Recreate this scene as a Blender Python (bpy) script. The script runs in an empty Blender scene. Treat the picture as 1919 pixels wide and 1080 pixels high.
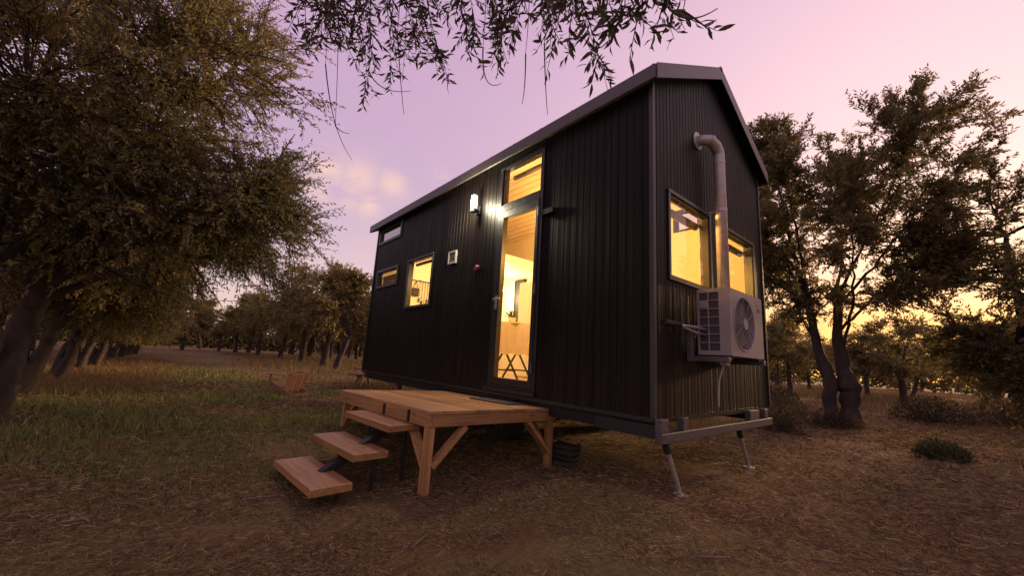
import bpy, math, random
import numpy as np
from mathutils import Vector, Matrix
random.seed(7)
RNG = np.random.default_rng(7)
SC = bpy.context.scene
COL = SC.collection
R_ = math.radians

# ---------------------------------------------------------------- camera
F_PX, CAM = 729.7, Vector((1.5056, -2.6418, 0.8535))
YAW, PITCH, ROLL = 0.8722, 0.1795, 0.0598
fw = Vector((-math.sin(YAW)*math.cos(PITCH), math.cos(YAW)*math.cos(PITCH), math.sin(PITCH)))
r0 = Vector((math.cos(YAW), math.sin(YAW), 0)); u0 = r0.cross(fw)
rt = r0*math.cos(ROLL)+u0*math.sin(ROLL); up = -r0*math.sin(ROLL)+u0*math.cos(ROLL)
cam = bpy.data.objects.new('camera', bpy.data.cameras.new('camera')); COL.objects.link(cam)
cam.matrix_world = Matrix(((rt.x, up.x, -fw.x, CAM.x), (rt.y, up.y, -fw.y, CAM.y), (rt.z, up.z, -fw.z, CAM.z), (0, 0, 0, 1)))
cam.data.sensor_width = 36; cam.data.lens = F_PX/1919*36
cam.data.clip_start = 0.05; cam.data.clip_end = 2000
SC.camera = cam
def at(px, py, dist):
    d = fw+rt*((px-959.5)/F_PX)-up*((py-540)/F_PX)
    return CAM+d.normalized()*dist

# ---------------------------------------------------------------- world, sun, exposure
SUN_AZ, SUN_EL = R_(88), R_(13)
SUN_DIR = Vector((math.cos(SUN_AZ)*math.cos(SUN_EL), math.sin(SUN_AZ)*math.cos(SUN_EL), math.sin(SUN_EL)))
W = bpy.data.worlds.new('World'); SC.world = W; W.use_nodes = True
nt = W.node_tree; nt.nodes.clear()
def N(tree, typ, **kw):
    n = tree.nodes.new(typ)
    for k, v in kw.items(): setattr(n, k, v)
    return n
def lk(tree, a, b): tree.links.new(a, b)
def math_(tree, op, a, b=None, clamp=False):
    n = N(tree, 'ShaderNodeMath', operation=op, use_clamp=clamp)
    for i, v in enumerate((a, b)):
        if v is None: continue
        if isinstance(v, (int, float)): n.inputs[i].default_value = v
        else: lk(tree, v, n.inputs[i])
    return n.outputs[0]
def mixc(tree, fac, a, b, mode='MIX'):
    n = N(tree, 'ShaderNodeMix', data_type='RGBA', blend_type=mode)
    for s, v in ((n.inputs['Factor'], fac), (n.inputs['A'], a), (n.inputs['B'], b)):
        pass
    ins = {'f': n.inputs[0], 'a': n.inputs[6], 'b': n.inputs[7]}
    for k, v in (('f', fac), ('a', a), ('b', b)):
        if isinstance(v, (int, float)): ins[k].default_value = v
        elif isinstance(v, tuple): ins[k].default_value = (*v, 1)
        else: lk(tree, v, ins[k])
    return n.outputs[2]
def ramp(tree, fac, stops, interp='LINEAR'):
    n = N(tree, 'ShaderNodeValToRGB'); cr = n.color_ramp; cr.interpolation = interp
    while len(cr.elements) < len(stops): cr.elements.new(0.5)
    for e, (p, c) in zip(cr.elements, stops): e.position = p; e.color = (*c, 1)
    lk(tree, fac, n.inputs[0]); return n.outputs[0]
tc = N(nt, 'ShaderNodeTexCoord'); D = tc.outputs['Generated']
sep = N(nt, 'ShaderNodeSeparateXYZ'); lk(nt, D, sep.inputs[0]); Z = math_(nt, 'MAXIMUM', sep.outputs[2], 0.0)
base = ramp(nt, Z, [(0, (.78, .52, .46)), (.07, (.82, .58, .56)), (.18, (.76, .545, .61)), (.38, (.62, .43, .60)), (.66, (.62, .39, .58)), (1, (.46, .30, .52))])
def dotv(v):
    n = N(nt, 'ShaderNodeVectorMath', operation='DOT_PRODUCT'); lk(nt, D, n.inputs[0]); n.inputs[1].default_value = v; return n.outputs['Value']
s = math_(nt, 'MAXIMUM', dotv(SUN_DIR), 0.0)
wide = math_(nt, 'POWER', s, 4.0)
c1 = mixc(nt, wide, (0, 0, 0), (.50, .36, .22)); c1 = mixc(nt, 1.0, base, c1, 'ADD')
low = math_(nt, 'EXPONENT', math_(nt, 'MULTIPLY', Z, -6.6))
hz = math_(nt, 'MULTIPLY', low, math_(nt, 'POWER', s, 2.5))
hz = math_(nt, 'MULTIPLY', hz, 2.1, clamp=True)
c2 = mixc(nt, hz, c1, (1.5, .61, .10))
west = math_(nt, 'MULTIPLY', math_(nt, 'EXPONENT', math_(nt, 'MULTIPLY', Z, -14.0)), .55)
c2 = mixc(nt, math_(nt, 'MULTIPLY', west, math_(nt, 'SUBTRACT', 1.0, hz)), c2, (.95, .68, .40))
# thin peach clouds, drifting low in the west
nz = N(nt, 'ShaderNodeTexNoise'); nz.inputs['Scale'].default_value = 5.0; nz.inputs['Detail'].default_value = 7; nz.inputs['Roughness'].default_value = .62
mp = N(nt, 'ShaderNodeMapping'); mp.inputs['Scale'].default_value = (1.2, 1.2, 3.6); mp.inputs['Location'].default_value = (.3, 2.1, .4)
lk(nt, D, mp.inputs[0]); lk(nt, mp.outputs[0], nz.inputs['Vector'])
blob = None
for q, w_ in (((612, 322), .0045), ((672, 333), .0035), ((735, 345), .0022), ((655, 365), .0018), ((690, 385), .0012), ((825, 328), .0012), ((590, 345), .004)):
    v = (at(*q, 1)-CAM).normalized()
    e = math_(nt, 'EXPONENT', math_(nt, 'DIVIDE', math_(nt, 'SUBTRACT', dotv(v), 1.0), w_*.25))
    blob = e if blob is None else math_(nt, 'MAXIMUM', blob, e)
cl = math_(nt, 'MULTIPLY', math_(nt, 'SUBTRACT', nz.outputs[0], .36), 5.5, clamp=True)
cl = math_(nt, 'MULTIPLY', cl, blob, clamp=True)
c3 = mixc(nt, math_(nt, 'MULTIPLY', cl, .80), c2, (.98, .64, .53))
wisp = math_(nt, 'MULTIPLY', math_(nt, 'SUBTRACT', nz.outputs[0], .52), 1.1, clamp=True)
wisp = math_(nt, 'MULTIPLY', wisp, math_(nt, 'EXPONENT', math_(nt, 'MULTIPLY', Z, -3.0)))
c3 = mixc(nt, wisp, c3, (.95, .70, .66))
sky = N(nt, 'ShaderNodeTexSky', sky_type='NISHITA', sun_disc=False)
sky.sun_elevation = SUN_EL; sky.sun_rotation = math.pi/2-SUN_AZ
bg1 = N(nt, 'ShaderNodeBackground'); lk(nt, sky.outputs[0], bg1.inputs[0]); bg1.inputs[1].default_value = 0.014
bg2 = N(nt, 'ShaderNodeBackground'); lk(nt, c3, bg2.inputs[0]); bg2.inputs[1].default_value = 0.97
ad = N(nt, 'ShaderNodeAddShader'); lk(nt, bg1.outputs[0], ad.inputs[0]); lk(nt, bg2.outputs[0], ad.inputs[1])
wo = N(nt, 'ShaderNodeOutputWorld'); lk(nt, ad.outputs[0], wo.inputs[0])
sun = bpy.data.objects.new('sun', bpy.data.lights.new('sun', 'SUN')); COL.objects.link(sun)
sun.data.energy = 4.6; sun.data.angle = R_(11); sun.data.color = (1, .60, .30)
sun.rotation_euler = Vector((0, 0, 1)).rotation_difference(SUN_DIR).to_euler()
vs = SC.view_settings; vs.view_transform = 'Standard'; vs.look = 'None'; vs.gamma = 1; vs.exposure = 0; vs.use_curve_mapping = False
try:
    SC.cycles.use_denoising = True; SC.cycles.max_bounces = 8; SC.cycles.transparent_max_bounces = 16
    SC.cycles.sample_clamp_indirect = 4
except Exception: pass

# ---------------------------------------------------------------- helpers
class MB:
    def __init__(s): s.v = []; s.f = []
    def add(s, V, Fs):
        o = len(s.v); s.v += [tuple(p) for p in V]; s.f += [tuple(i+o for i in f) for f in Fs]; return s
    def box(s, c, size, M=None):
        hx, hy, hz = [k/2 for k in size]
        V = [Vector((x, y, z)) for x in (-hx, hx) for y in (-hy, hy) for z in (-hz, hz)]
        if M is not None: V = [M @ p for p in V]
        V = [p+Vector(c) for p in V]
        return s.add(V, [(0, 1, 3, 2), (4, 6, 7, 5), (0, 4, 5, 1), (2, 3, 7, 6), (0, 2, 6, 4), (1, 5, 7, 3)])
    def bb(s, x0, x1, y0, y1, z0, z1): return s.box(((x0+x1)/2, (y0+y1)/2, (z0+z1)/2), (x1-x0, y1-y0, z1-z0))
    def bar(s, a, b, w, h, side=None):       # rectangular bar from a to b
        a, b = Vector(a), Vector(b); d = (b-a); L = d.length; d.normalize()
        ref = Vector(side) if side else (Vector((0, 0, 1)) if abs(d.z) < .95 else Vector((1, 0, 0)))
        y = ref.cross(d).normalized(); z = d.cross(y)
        M = Matrix((d, y, z)).transposed()
        return s.box((a+b)/2, (L, w, h), M)
    def tube(s, pts, rad, n=12, cap=True):
        pts = [Vector(p) for p in pts]; rad = rad if isinstance(rad, (list, tuple)) else [rad]*len(pts)
        V = []; ref = None
        for i, p in enumerate(pts):
            t = (pts[min(i+1, len(pts)-1)]-pts[max(i-1, 0)]).normalized()
            if ref is None: ref = (Vector((0, 0, 1)) if abs(t.z) < .9 else Vector((1, 0, 0)))
            ref = (ref-t*ref.dot(t)).normalized(); b = t.cross(ref)
            for k in range(n):
                a = 2*math.pi*k/n; V.append(p+(ref*math.cos(a)+b*math.sin(a))*rad[i])
        Fs = [(i*n+k, i*n+(k+1) % n, (i+1)*n+(k+1) % n, (i+1)*n+k) for i in range(len(pts)-1) for k in range(n)]
        if cap: Fs += [tuple(range(n))[::-1], tuple((len(pts)-1)*n+k for k in range(n))]
        return s.add(V, Fs)
    def build(s, name, mat, parent=None, smooth=False, bevel=0, kind=None):
        me = bpy.data.meshes.new(name); me.from_pydata(s.v, [], s.f); me.validate(); me.update()
        import bmesh
        b = bmesh.new(); b.from_mesh(me); bmesh.ops.recalc_face_normals(b, faces=b.faces); b.to_mesh(me); b.free()
        if smooth: me.shade_smooth()
        return link(name, me, mat, parent, bevel, kind)
def link(name, me, mat, parent=None, bevel=0, kind=None):
    if mat is not None and not me.materials: me.materials.append(mat)
    o = bpy.data.objects.new(name, me); COL.objects.link(o)
    if parent is not None: o.parent = parent
    if bevel:
        m = o.modifiers.new('bevel', 'BEVEL'); m.width = bevel; m.segments = 2; m.limit_method = 'ANGLE'
    if kind: o['kind'] = kind
    return o
def tag(o, label=None, cat=None, group=None, kind=None):
    for k, v in (('label', label), ('category', cat), ('group', group), ('kind', kind)):
        if v: o[k] = v
    return o
def thing(name, label, cat, loc=(0, 0, 0), rz=0, group=None):
    o = bpy.data.objects.new(name, None); COL.objects.link(o); o.location = loc; o.rotation_euler = (0, 0, rz); o.empty_display_size = .1
    return tag(o, label, cat, group)
def copy_tree(o, parent=None):
    c = o.copy(); COL.objects.link(c)
    if parent is not None: c.parent = parent
    for ch in list(o.children): copy_tree(ch, c)
    return c
def np_mesh(name, V, quads=None, tris=None, col=None, smooth=False):
    me = bpy.data.meshes.new(name)
    V = np.asarray(V, np.float32); me.vertices.add(len(V)); me.vertices.foreach_set('co', V.ravel())
    idx = []; tot = []
    if quads is not None and len(quads): idx.append(np.asarray(quads).ravel()); tot.append(np.full(len(quads), 4))
    if tris is not None and len(tris): idx.append(np.asarray(tris).ravel()); tot.append(np.full(len(tris), 3))
    idx = np.concatenate(idx).astype(np.int32); tot = np.concatenate(tot).astype(np.int32)
    me.loops.add(len(idx)); me.loops.foreach_set('vertex_index', idx)
    me.polygons.add(len(tot)); me.polygons.foreach_set('loop_start', np.concatenate([[0], np.cumsum(tot)[:-1]]).astype(np.int32))
    me.polygons.foreach_set('loop_total', tot)
    if col is not None:
        a = me.attributes.new('tint', 'FLOAT_COLOR', 'POINT'); c = np.ones((len(V), 4), np.float32); c[:, :3] = col; a.data.foreach_set('color', c.ravel())
    me.update(calc_edges=True)
    if smooth: me.shade_smooth()
    return me

# ---------------------------------------------------------------- materials
def mat(name, col, rough=.6, metal=0, noise=None, bump=0, bscale=60, stretch=(1, 1, 1), spec=.5, coat=0):
    m = bpy.data.materials.new(name); m.use_nodes = True; t = m.node_tree; b = t.nodes['Principled BSDF']
    b.inputs['Base Color'].default_value = (*col, 1); b.inputs['Roughness'].default_value = rough; b.inputs['Metallic'].default_value = metal
    b.inputs['Specular IOR Level'].default_value = spec
    if noise or bump:
        c = N(t, 'ShaderNodeTexCoord'); g = N(t, 'ShaderNodeMapping'); g.inputs['Scale'].default_value = stretch; lk(t, c.outputs['Object'], g.inputs[0])
        n = N(t, 'ShaderNodeTexNoise'); n.inputs['Scale'].default_value = bscale; n.inputs['Detail'].default_value = 6; n.inputs['Roughness'].default_value = .65
        lk(t, g.outputs[0], n.inputs['Vector'])
        if noise:
            lo = tuple(k*(1-noise) for k in col); hi = tuple(min(1, k*(1+noise)) for k in col)
            lk(t, ramp(t, n.outputs[0], [(.3, lo), (.7, hi)]), b.inputs['Base Color'])
            rr = math_(t, 'ADD', math_(t, 'MULTIPLY', n.outputs[0], .25), rough-.12); lk(t, rr, b.inputs['Roughness'])
        if bump:
            k = N(t, 'ShaderNodeBump'); k.inputs['Strength'].default_value = bump; k.inputs['Distance'].default_value = .01
            lk(t, n.outputs[0], k.inputs['Height']); lk(t, k.outputs[0], b.inputs['Normal'])
    return m
def wood(name, dark, light, axis=0, rough=.6, vary=.25):
    m = bpy.data.materials.new(name); m.use_nodes = True; t = m.node_tree; b = t.nodes['Principled BSDF']
    c = N(t, 'ShaderNodeTexCoord'); oi = N(t, 'ShaderNodeObjectInfo')
    off = N(t, 'ShaderNodeCombineXYZ'); lk(t, math_(t, 'MULTIPLY', oi.outputs['Random'], 7.0), off.inputs[0]); lk(t, math_(t, 'MULTIPLY', oi.outputs['Random'], 3.0), off.inputs[2]); lk(t, math_(t, 'MULTIPLY', oi.outputs['Random'], 5.0), off.inputs[1])
    va = N(t, 'ShaderNodeVectorMath', operation='ADD'); lk(t, c.outputs['Object'], va.inputs[0]); lk(t, off.outputs[0], va.inputs[1])
    g = N(t, 'ShaderNodeMapping'); sc = [28, 28, 28]; sc[axis] = 1.6; g.inputs['Scale'].default_value = sc; lk(t, va.outputs[0], g.inputs[0])
    n = N(t, 'ShaderNodeTexNoise'); n.inputs['Scale'].default_value = 1.0; n.inputs['Detail'].default_value = 7; n.inputs['Distortion'].default_value = .9; lk(t, g.outputs[0], n.inputs['Vector'])
    col = ramp(t, n.outputs[0], [(.3, dark), (.68, light)])
    # knots
    g2 = N(t, 'ShaderNodeMapping'); s2 = [9, 9, 9]; s2[axis] = 3.2; g2.inputs['Scale'].default_value = s2; lk(t, va.outputs[0], g2.inputs[0])
    vo = N(t, 'ShaderNodeTexVoronoi'); vo.inputs['Scale'].default_value = 1; lk(t, g2.outputs[0], vo.inputs['Vector'])
    kn = math_(t, 'SUBTRACT', 1.0, math_(t, 'MULTIPLY', vo.outputs['Distance'], 7.0), clamp=True)
    col = mixc(t, math_(t, 'MULTIPLY', kn, .85), col, tuple(k*.25 for k in dark))
    v = math_(t, 'ADD', math_(t, 'MULTIPLY', oi.outputs['Random'], 2*vary), 1-vary)
    vc = N(t, 'ShaderNodeCombineXYZ'); [lk(t, v, vc.inputs[i]) for i in range(3)]
    col = mixc(t, 1.0, col, vc.outputs[0], 'MULTIPLY')
    lk(t, col, b.inputs['Base Color']); b.inputs['Roughness'].default_value = rough
    k = N(t, 'ShaderNodeBump'); k.inputs['Strength'].default_value = .35; k.inputs['Distance'].default_value = .004; lk(t, n.outputs[0], k.inputs['Height']); lk(t, k.outputs[0], b.inputs['Normal'])
    return m
def glass(name, refl=1.0, tint=(1, 1, 1)):
    m = bpy.data.materials.new(name); m.use_nodes = True; t = m.node_tree; t.nodes.remove(t.nodes['Principled BSDF'])
    o = t.nodes['Material Output']; tr = N(t, 'ShaderNodeBsdfTransparent'); tr.inputs[0].default_value = (*tint, 1)
    gl = N(t, 'ShaderNodeBsdfGlossy'); gl.inputs['Roughness'].default_value = .01
    fr = N(t, 'ShaderNodeFresnel'); fr.inputs[0].default_value = 1.5; mx = N(t, 'ShaderNodeMixShader')
    gm_ = N(t, 'ShaderNodeNewGeometry'); fq = math_(t, 'MULTIPLY', fr.outputs[0], math_(t, 'SUBTRACT', 1.0, gm_.outputs['Backfacing'])); lk(t, math_(t, 'MULTIPLY', fq, 1.6*refl, clamp=True), mx.inputs[0]); lk(t, tr.outputs[0], mx.inputs[1]); lk(t, gl.outputs[0], mx.inputs[2]); lk(t, mx.outputs[0], o.inputs[0])
    return m
def emit(name, col, st):
    m = bpy.data.materials.new(name); m.use_nodes = True; b = m.node_tree.nodes['Principled BSDF']
    b.inputs['Base Color'].default_value = (*col, 1); b.inputs['Emission Color'].default_value = (*col, 1); b.inputs['Emission Strength'].default_value = st
    return m
def tinted(name, rough=.6, trans=.35, under=False):
    m = bpy.data.materials.new(name); m.use_nodes = True; t = m.node_tree; b = t.nodes['Principled BSDF']; o = t.nodes['Material Output']
    a = N(t, 'ShaderNodeAttribute', attribute_name='tint'); ac_ = a.outputs['Color']
    if under: ac_ = mixc(t, math_(t, 'MULTIPLY', N(t, 'ShaderNodeNewGeometry').outputs['Backfacing'], .35), ac_, (.22, .19, .09))
    lk(t, ac_, b.inputs['Base Color']); b.inputs['Roughness'].default_value = rough
    b.inputs['Specular IOR Level'].default_value = .35
    tl = N(t, 'ShaderNodeBsdfTranslucent'); lk(t, a.outputs['Color'], tl.inputs[0]); mx = N(t, 'ShaderNodeMixShader'); mx.inputs[0].default_value = trans
    lk(t, b.outputs[0], mx.inputs[1]); lk(t, tl.outputs[0], mx.inputs[2]); lk(t, mx.outputs[0], o.inputs[0])
    return m
M_CLAD = mat('charcoal_cladding', (.0072, .0050, .0042), .50, noise=.3, bump=.06, bscale=9, stretch=(4, 4, .6), spec=.14)
def weather(m):
    t = m.node_tree; b = t.nodes['Principled BSDF']; c = N(t, 'ShaderNodeTexCoord'); se = N(t, 'ShaderNodeSeparateXYZ'); lk(t, c.outputs['Object'], se.inputs[0])
    g = N(t, 'ShaderNodeMapping'); g.inputs['Scale'].default_value = (3, 3, .8); lk(t, c.outputs['Object'], g.inputs[0])
    n = N(t, 'ShaderNodeTexNoise'); n.inputs['Scale'].default_value = 2.2; n.inputs['Detail'].default_value = 7; n.inputs['Roughness'].default_value = .7; lk(t, g.outputs[0], n.inputs['Vector'])
    f = math_(t, 'SUBTRACT', math_(t, 'MULTIPLY', n.outputs[0], 1.5), math_(t, 'MULTIPLY', math_(t, 'SUBTRACT', se.outputs[2], .45), 1.1), clamp=True)
    old = b.inputs['Base Color'].links[0].from_socket; col = mixc(t, math_(t, 'MULTIPLY', f, .14), old, (.085, .055, .036))
    n2 = N(t, 'ShaderNodeTexNoise'); n2.inputs['Scale'].default_value = 3; n2.inputs['Detail'].default_value = 4; g2 = N(t, 'ShaderNodeMapping'); g2.inputs['Scale'].default_value = (5, 5, .12); lk(t, c.outputs['Object'], g2.inputs[0]); lk(t, g2.outputs[0], n2.inputs['Vector'])
    st_ = ramp(t, n2.outputs[0], [(.35, (.6, .6, .6)), (.65, (1.5, 1.45, 1.4))]); lk(t, mixc(t, 1.0, col, st_, 'MULTIPLY'), b.inputs['Base Color'])
    bp = b.inputs['Normal'].links[0].from_node; k = N(t, 'ShaderNodeBump'); k.inputs['Strength'].default_value = .22; k.inputs['Distance'].default_value = .03; lk(t, n2.outputs[0], k.inputs['Height']); lk(t, k.outputs[0], bp.inputs['Normal'])
weather(M_CLAD)
M_CLADIN = mat('liner_cream', (.72, .62, .46), .6, noise=.04, bscale=12)
M_TRIM = mat('grey_metal_trim', (.078, .065, .060), .42, .2, noise=.15, bscale=14)
M_CORNER = mat('dark_corner_trim', (.04, .032, .031), .45, .1, noise=.15, bscale=14)
M_ROOF = mat('roof_metal', (.10, .09, .09), .45, .3, noise=.2, bscale=8)
M_FRAME = mat('black_aluminium', (.016, .015, .016), .35, noise=.15, bscale=20)
M_STEEL = mat("painted_steel", (.085, .072, .074), .5, .2, noise=.35, bump=.15, bscale=25)
M_FLUE = mat('flue_steel', (.42, .38, .37), .45, .35, noise=.18, bscale=18)
M_GALV = mat('galvanised_steel', (.55, .52, .52), .35, .7, noise=.2, bscale=40)
M_ACW = mat('ac_white_enamel', (.27, .232, .22), .45, noise=.1, bscale=10)
M_ACD = mat('ac_dark', (.05, .043, .043), .5)
M_ACG = mat('ac_grille', (.22, .19, .19), .5)
M_BLACK = mat('black_matte', (.012, .011, .011), .6)
M_RUBBER = mat('rubber', (.02, .02, .02), .8, noise=.3, bump=.3, bscale=60)
M_PINE = wood('deck_pine', (.24, .115, .040), (.43, .235, .088), 0, .62)
M_PINEY = wood('deck_pine_cross', (.25, .118, .042), (.43, .225, .085), 1, .62, .15)
M_PINEZ = wood('deck_pine_upright', (.25, .118, .042), (.43, .225, .085), 2, .62, .15)
M_TREAD = wood('tread_pine', (.21, .096, .034), (.38, .195, .073), 0, .5, .12)
M_CHAIRW = wood('garden_wood', (.15, .065, .040), (.30, .14, .09), 0, .7, .15)
M_CEIL = wood('ceiling_pine', (.64, .48, .27), (.76, .60, .37), 0, .6, .1)
M_GLASS = glass('window_glass', .75, (.98, .97, .95)); M_GLASSR = glass('loft_glass', 2.2, (.5, .5, .5))
M_CLOTH = mat('linen', (.50, .45, .40), .9, noise=.1, bump=.2, bscale=120)
M_WHITE = mat('cabinet_white', (.75, .70, .60), .5)
M_FLOORW = wood('floor_boards', (.30, .18, .09), (.45, .29, .15), 0, .4, .1)
M_BULB = emit('lamp_glow', (1, .97, .80), 9)
M_WARM = emit('warm_bulb', (1, .70, .32), 14)
M_RED = mat('red_plastic', (.16, .02, .03), .4)
M_VENT = mat('vent_plastic', (.45, .41, .40), .5)
M_LEAF = tinted('olive_leaf', .5, .5, True); M_LEAFF = tinted('olive_leaf_far', .6, .35)
M_GRASS = tinted('grass_blade', .75, .3)
M_PLANT = tinted('house_plant_leaf', .5, .3)
def bark_mat():
    m = mat('olive_bark', (.042, .029, .022), .9, noise=.55, bump=.9, bscale=9, stretch=(1, 1, .35)); return m
M_BARK = bark_mat(); M_TWIG = mat('twig_bark', (.055, .036, .028), .85)

# ---------------------------------------------------------------- ground
def gz(x, y):
    x = np.asarray(x, float); y = np.asarray(y, float)
    z = -.02-.28*(1-np.exp(-(np.maximum(0, -x-3.)/9.)**1.5))
    z = z-.10*np.exp(-(((x+.9)**2+(y+1.2)**2)/1.15**2))
    z = z+.10*np.exp(-(((x+2.9)**2+(y+1.2)**2)/.75**2))-.05*np.exp(-(((x+1.0)**2+(y-.15)**2)/.5**2))
    z = z+.05*np.sin(.7*x+1.1)*np.sin(.6*y+.4)*np.clip((np.hypot(x+1.5, y)-3)/4, 0, 1)
    z = z+.10*np.exp(-((x+.3)**2+(y-6.9)**2)/.9)
    return z
def gzs(x, y): return float(gz(x, y))
def axis_pts(c, n, half, p=2.6):
    t = np.linspace(-1, 1, n); return c+np.sign(t)*np.abs(t)**p*half
gx = axis_pts(-.5, 321, 420, 3.4); gy = axis_pts(-.6, 321, 420, 3.4)
GX, GY = np.meshgrid(gx, gy, indexing='ij'); GZ = gz(GX, GY)
def vnoise(x, y, f, seed):
    r = np.random.default_rng(seed); o = np.zeros_like(x)
    for k in range(7):
        a = r.uniform(0, 6.28); ff = f*r.uniform(.6, 1.7); o += np.sin((x*np.cos(a)+y*np.sin(a))*ff+r.uniform(0, 6.28))
    return o/3.2
near = np.clip(1-np.hypot(GX+.5, GY+.6)/14, 0, 1)
GZ = GZ+near*(.010*vnoise(GX, GY, 4, 1)+.007*vnoise(GX, GY, 11, 2))
n1, n2 = GX.shape; ii = np.arange(n1*n2).reshape(n1, n2)
gq = np.stack([ii[:-1, :-1], ii[1:, :-1], ii[1:, 1:], ii[:-1, 1:]], -1).reshape(-1, 4)
gm = np_mesh('ground', np.stack([GX, GY, GZ], -1).reshape(-1, 3), gq, smooth=True)
def ground_mat():
    m = bpy.data.materials.new('dry_orchard_soil'); m.use_nodes = True; t = m.node_tree; b = t.nodes['Principled BSDF']
    c = N(t, 'ShaderNodeTexCoord').outputs['Object']
    def noi(sc, det=6, ro=.6):
        n = N(t, 'ShaderNodeTexNoise'); n.inputs['Scale'].default_value = sc; n.inputs['Detail'].default_value = det; n.inputs['Roughness'].default_value = ro; lk(t, c, n.inputs['Vector']); return n.outputs[0]
    a = ramp(t, noi(1.1), [(.35, (.145, .082, .036)), (.5, (.215, .138, .060)), (.66, (.17, .135, .05))])
    f = ramp(t, noi(26, 8, .75), [(.3, (.45, .45, .45)), (.55, (1, 1, 1)), (.75, (1.75, 1.65, 1.5))])
    col = mixc(t, 1.0, a, f, 'MULTIPLY')
    gr = ramp(t, noi(.55, 4), [(.50, (0, 0, 0)), (.62, (1, 1, 1))])
    col = mixc(t, math_(t, 'MULTIPLY', gr, .55), col, (.10, .092, .034))
    lk(t, col, b.inputs['Base Color']); b.inputs['Roughness'].default_value = .95; b.inputs['Specular IOR Level'].default_value = .15
    k = N(t, 'ShaderNodeBump'); k.inputs['Strength'].default_value = .9; k.inputs['Distance'].default_value = .03; lk(t, noi(34, 8, .75), k.inputs['Height']); lk(t, k.outputs[0], b.inputs['Normal'])
    return m
link('ground', gm, ground_mat(), kind='structure')

# ---------------------------------------------------------------- tiny house
L, WD, ZB, ZT = 5.715, 2.4, .50, 3.18           # ZT: wall top at the eaves
SL = .55
def roof_under(y): return ZT+SL*min(y, WD-y)
house = thing('tiny_house', 'black ribbed tiny house on a trailer with glowing amber windows', 'tiny house')
def ribbed(mb, u0, u1, zb, ztop, holes, place, pitch=.075, gw=.008, gd=.0035, ribs=True, brk=()):
    pr = [(u0, 0)]; u = u0; k = 0
    rr = random.Random(int(u0*1000))
    if ribs:
        while u < u1-1e-6:
            t = rr.uniform(-.0009, .0009)
            pr += [(u+.002, t), (u+pitch-gw, -t*.6), (u+pitch-gw*.8, -gd), (u+pitch-gw*.2, -gd)]; u += pitch
    pr = [q for q in pr if q[0] < u1-1e-4]+[(u1, 0)]
    us = np.array([q[0] for q in pr]); ds = np.array([q[1] for q in pr])
    bs = sorted(set([round(float(x), 5) for x in us]+[round(h[i], 5) for h in holes for i in (0, 1) if u0 < h[i] < u1]+[b for b in brk if u0 < b < u1]))
    for ua, ub in zip(bs[:-1], bs[1:]):
        da, db = np.interp([ua, ub], us, ds); um = (ua+ub)/2
        hs = sorted([(h[2], h[3]) for h in holes if h[0] < um < h[1]])
        z = zb; iv = []
        for a, b in hs: iv.append((z, a)); z = b
        iv.append((z, None))
        for a, b in iv:
            ta = ztop(ua) if b is None else b; tb = ztop(ub) if b is None else b
            mb.add([place(ua, da, a), place(ub, db, a), place(ub, db, tb), place(ua, da, ta)], [(0, 1, 2, 3)])
    return mb
DOOR = (-1.945, -1.215, .55, 3.085)
TL, LL, MID = (-5.62, -4.66, 2.80, 3.12), (-5.52, -4.62, 1.955, 2.30), (-4.26, -3.43, 1.51, 2.31)
E1, E2 = (.22, 1.02, 1.54, 2.31), (1.36, 2.13, 1.54, 2.29)
BK = (-1.02, -.66, 2.68, 3.0)
front = [DOOR, TL, LL, MID]; endh = [E1, E2]
for a, b in ((-L, -3.23), (-3.23, -1.945), (-1.945, -1.215), (-1.215, -.0)):
    if a == -1.945:
        m = MB().bb(a, b, -.004, .0, 3.085, ZT)
        m.build('cladding_sheet', M_CLAD, house); continue
    m = ribbed(MB(), a+.003, b-.003, ZB, lambda u: ZT, front, lambda u, d, z: (u, -d, z))
    m.bb(b-.003, b+.003, .004, .010, ZB, ZT)
    m.build('cladding_sheet', M_CLAD, house)
for a, b in ((.0, 1.19), (1.19, WD)):
    ribbed(MB(), a+.002, b-.002, ZB, roof_under, endh, lambda u, d, z: (d, u, z), .058, .008, .0032, brk=(WD/2,)).build('cladding_sheet', M_CLAD, house)
ribbed(MB(), 0, L, ZB, lambda u: ZT, [(-BK[1], -BK[0], BK[2], BK[3])], lambda u, d, z: (-u, WD+d, z)).build('cladding_sheet', M_CLAD, house)
ribbed(MB(), 0, WD, ZB, roof_under, [], lambda u, d, z: (-L-d, u, z), brk=(WD/2,)).build('cladding_sheet', M_CLAD, house)
# inner lining
T = .085
lin = MB()
ribbed(lin, -L+T, -T, .55, lambda u: ZT+.05, front, lambda u, d, z: (u, T, z), ribs=False)
ribbed(lin, T, WD-T, .55, roof_under, endh, lambda u, d, z: (-T, u, z), ribs=False, brk=(WD/2,))
ribbed(lin, -L+T, -T, .55, lambda u: ZT+.05, [BK], lambda u, d, z: (u, WD-T, z), ribs=False)
ribbed(lin, T, WD-T, .55, roof_under, [], lambda u, d, z: (-L+T, u, z), ribs=False, brk=(WD/2,))
lin.build('wall_lining', M_CLADIN, house)
cl_ = MB()
for k in range(13):          # pine ceiling boards on both slopes
    a, b = T+k*(1.2-T)/13, T+(k+1)*(1.2-T)/13-.006
    for f in (lambda y: y, lambda y: WD-y):
        cl_.add([(-L+T, f(a), roof_under(a)-.02), (-T, f(a), roof_under(a)-.02), (-T, f(b), roof_under(b)-.02), (-L+T, f(b), roof_under(b)-.02)], [(0, 1, 2, 3)])
cl_.build('ceiling', M_CEIL, house)
MB().bb(-L+.01, -.01, .01, WD-.01, .46, .545).build('floor_slab', M_BLACK, house)
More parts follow.
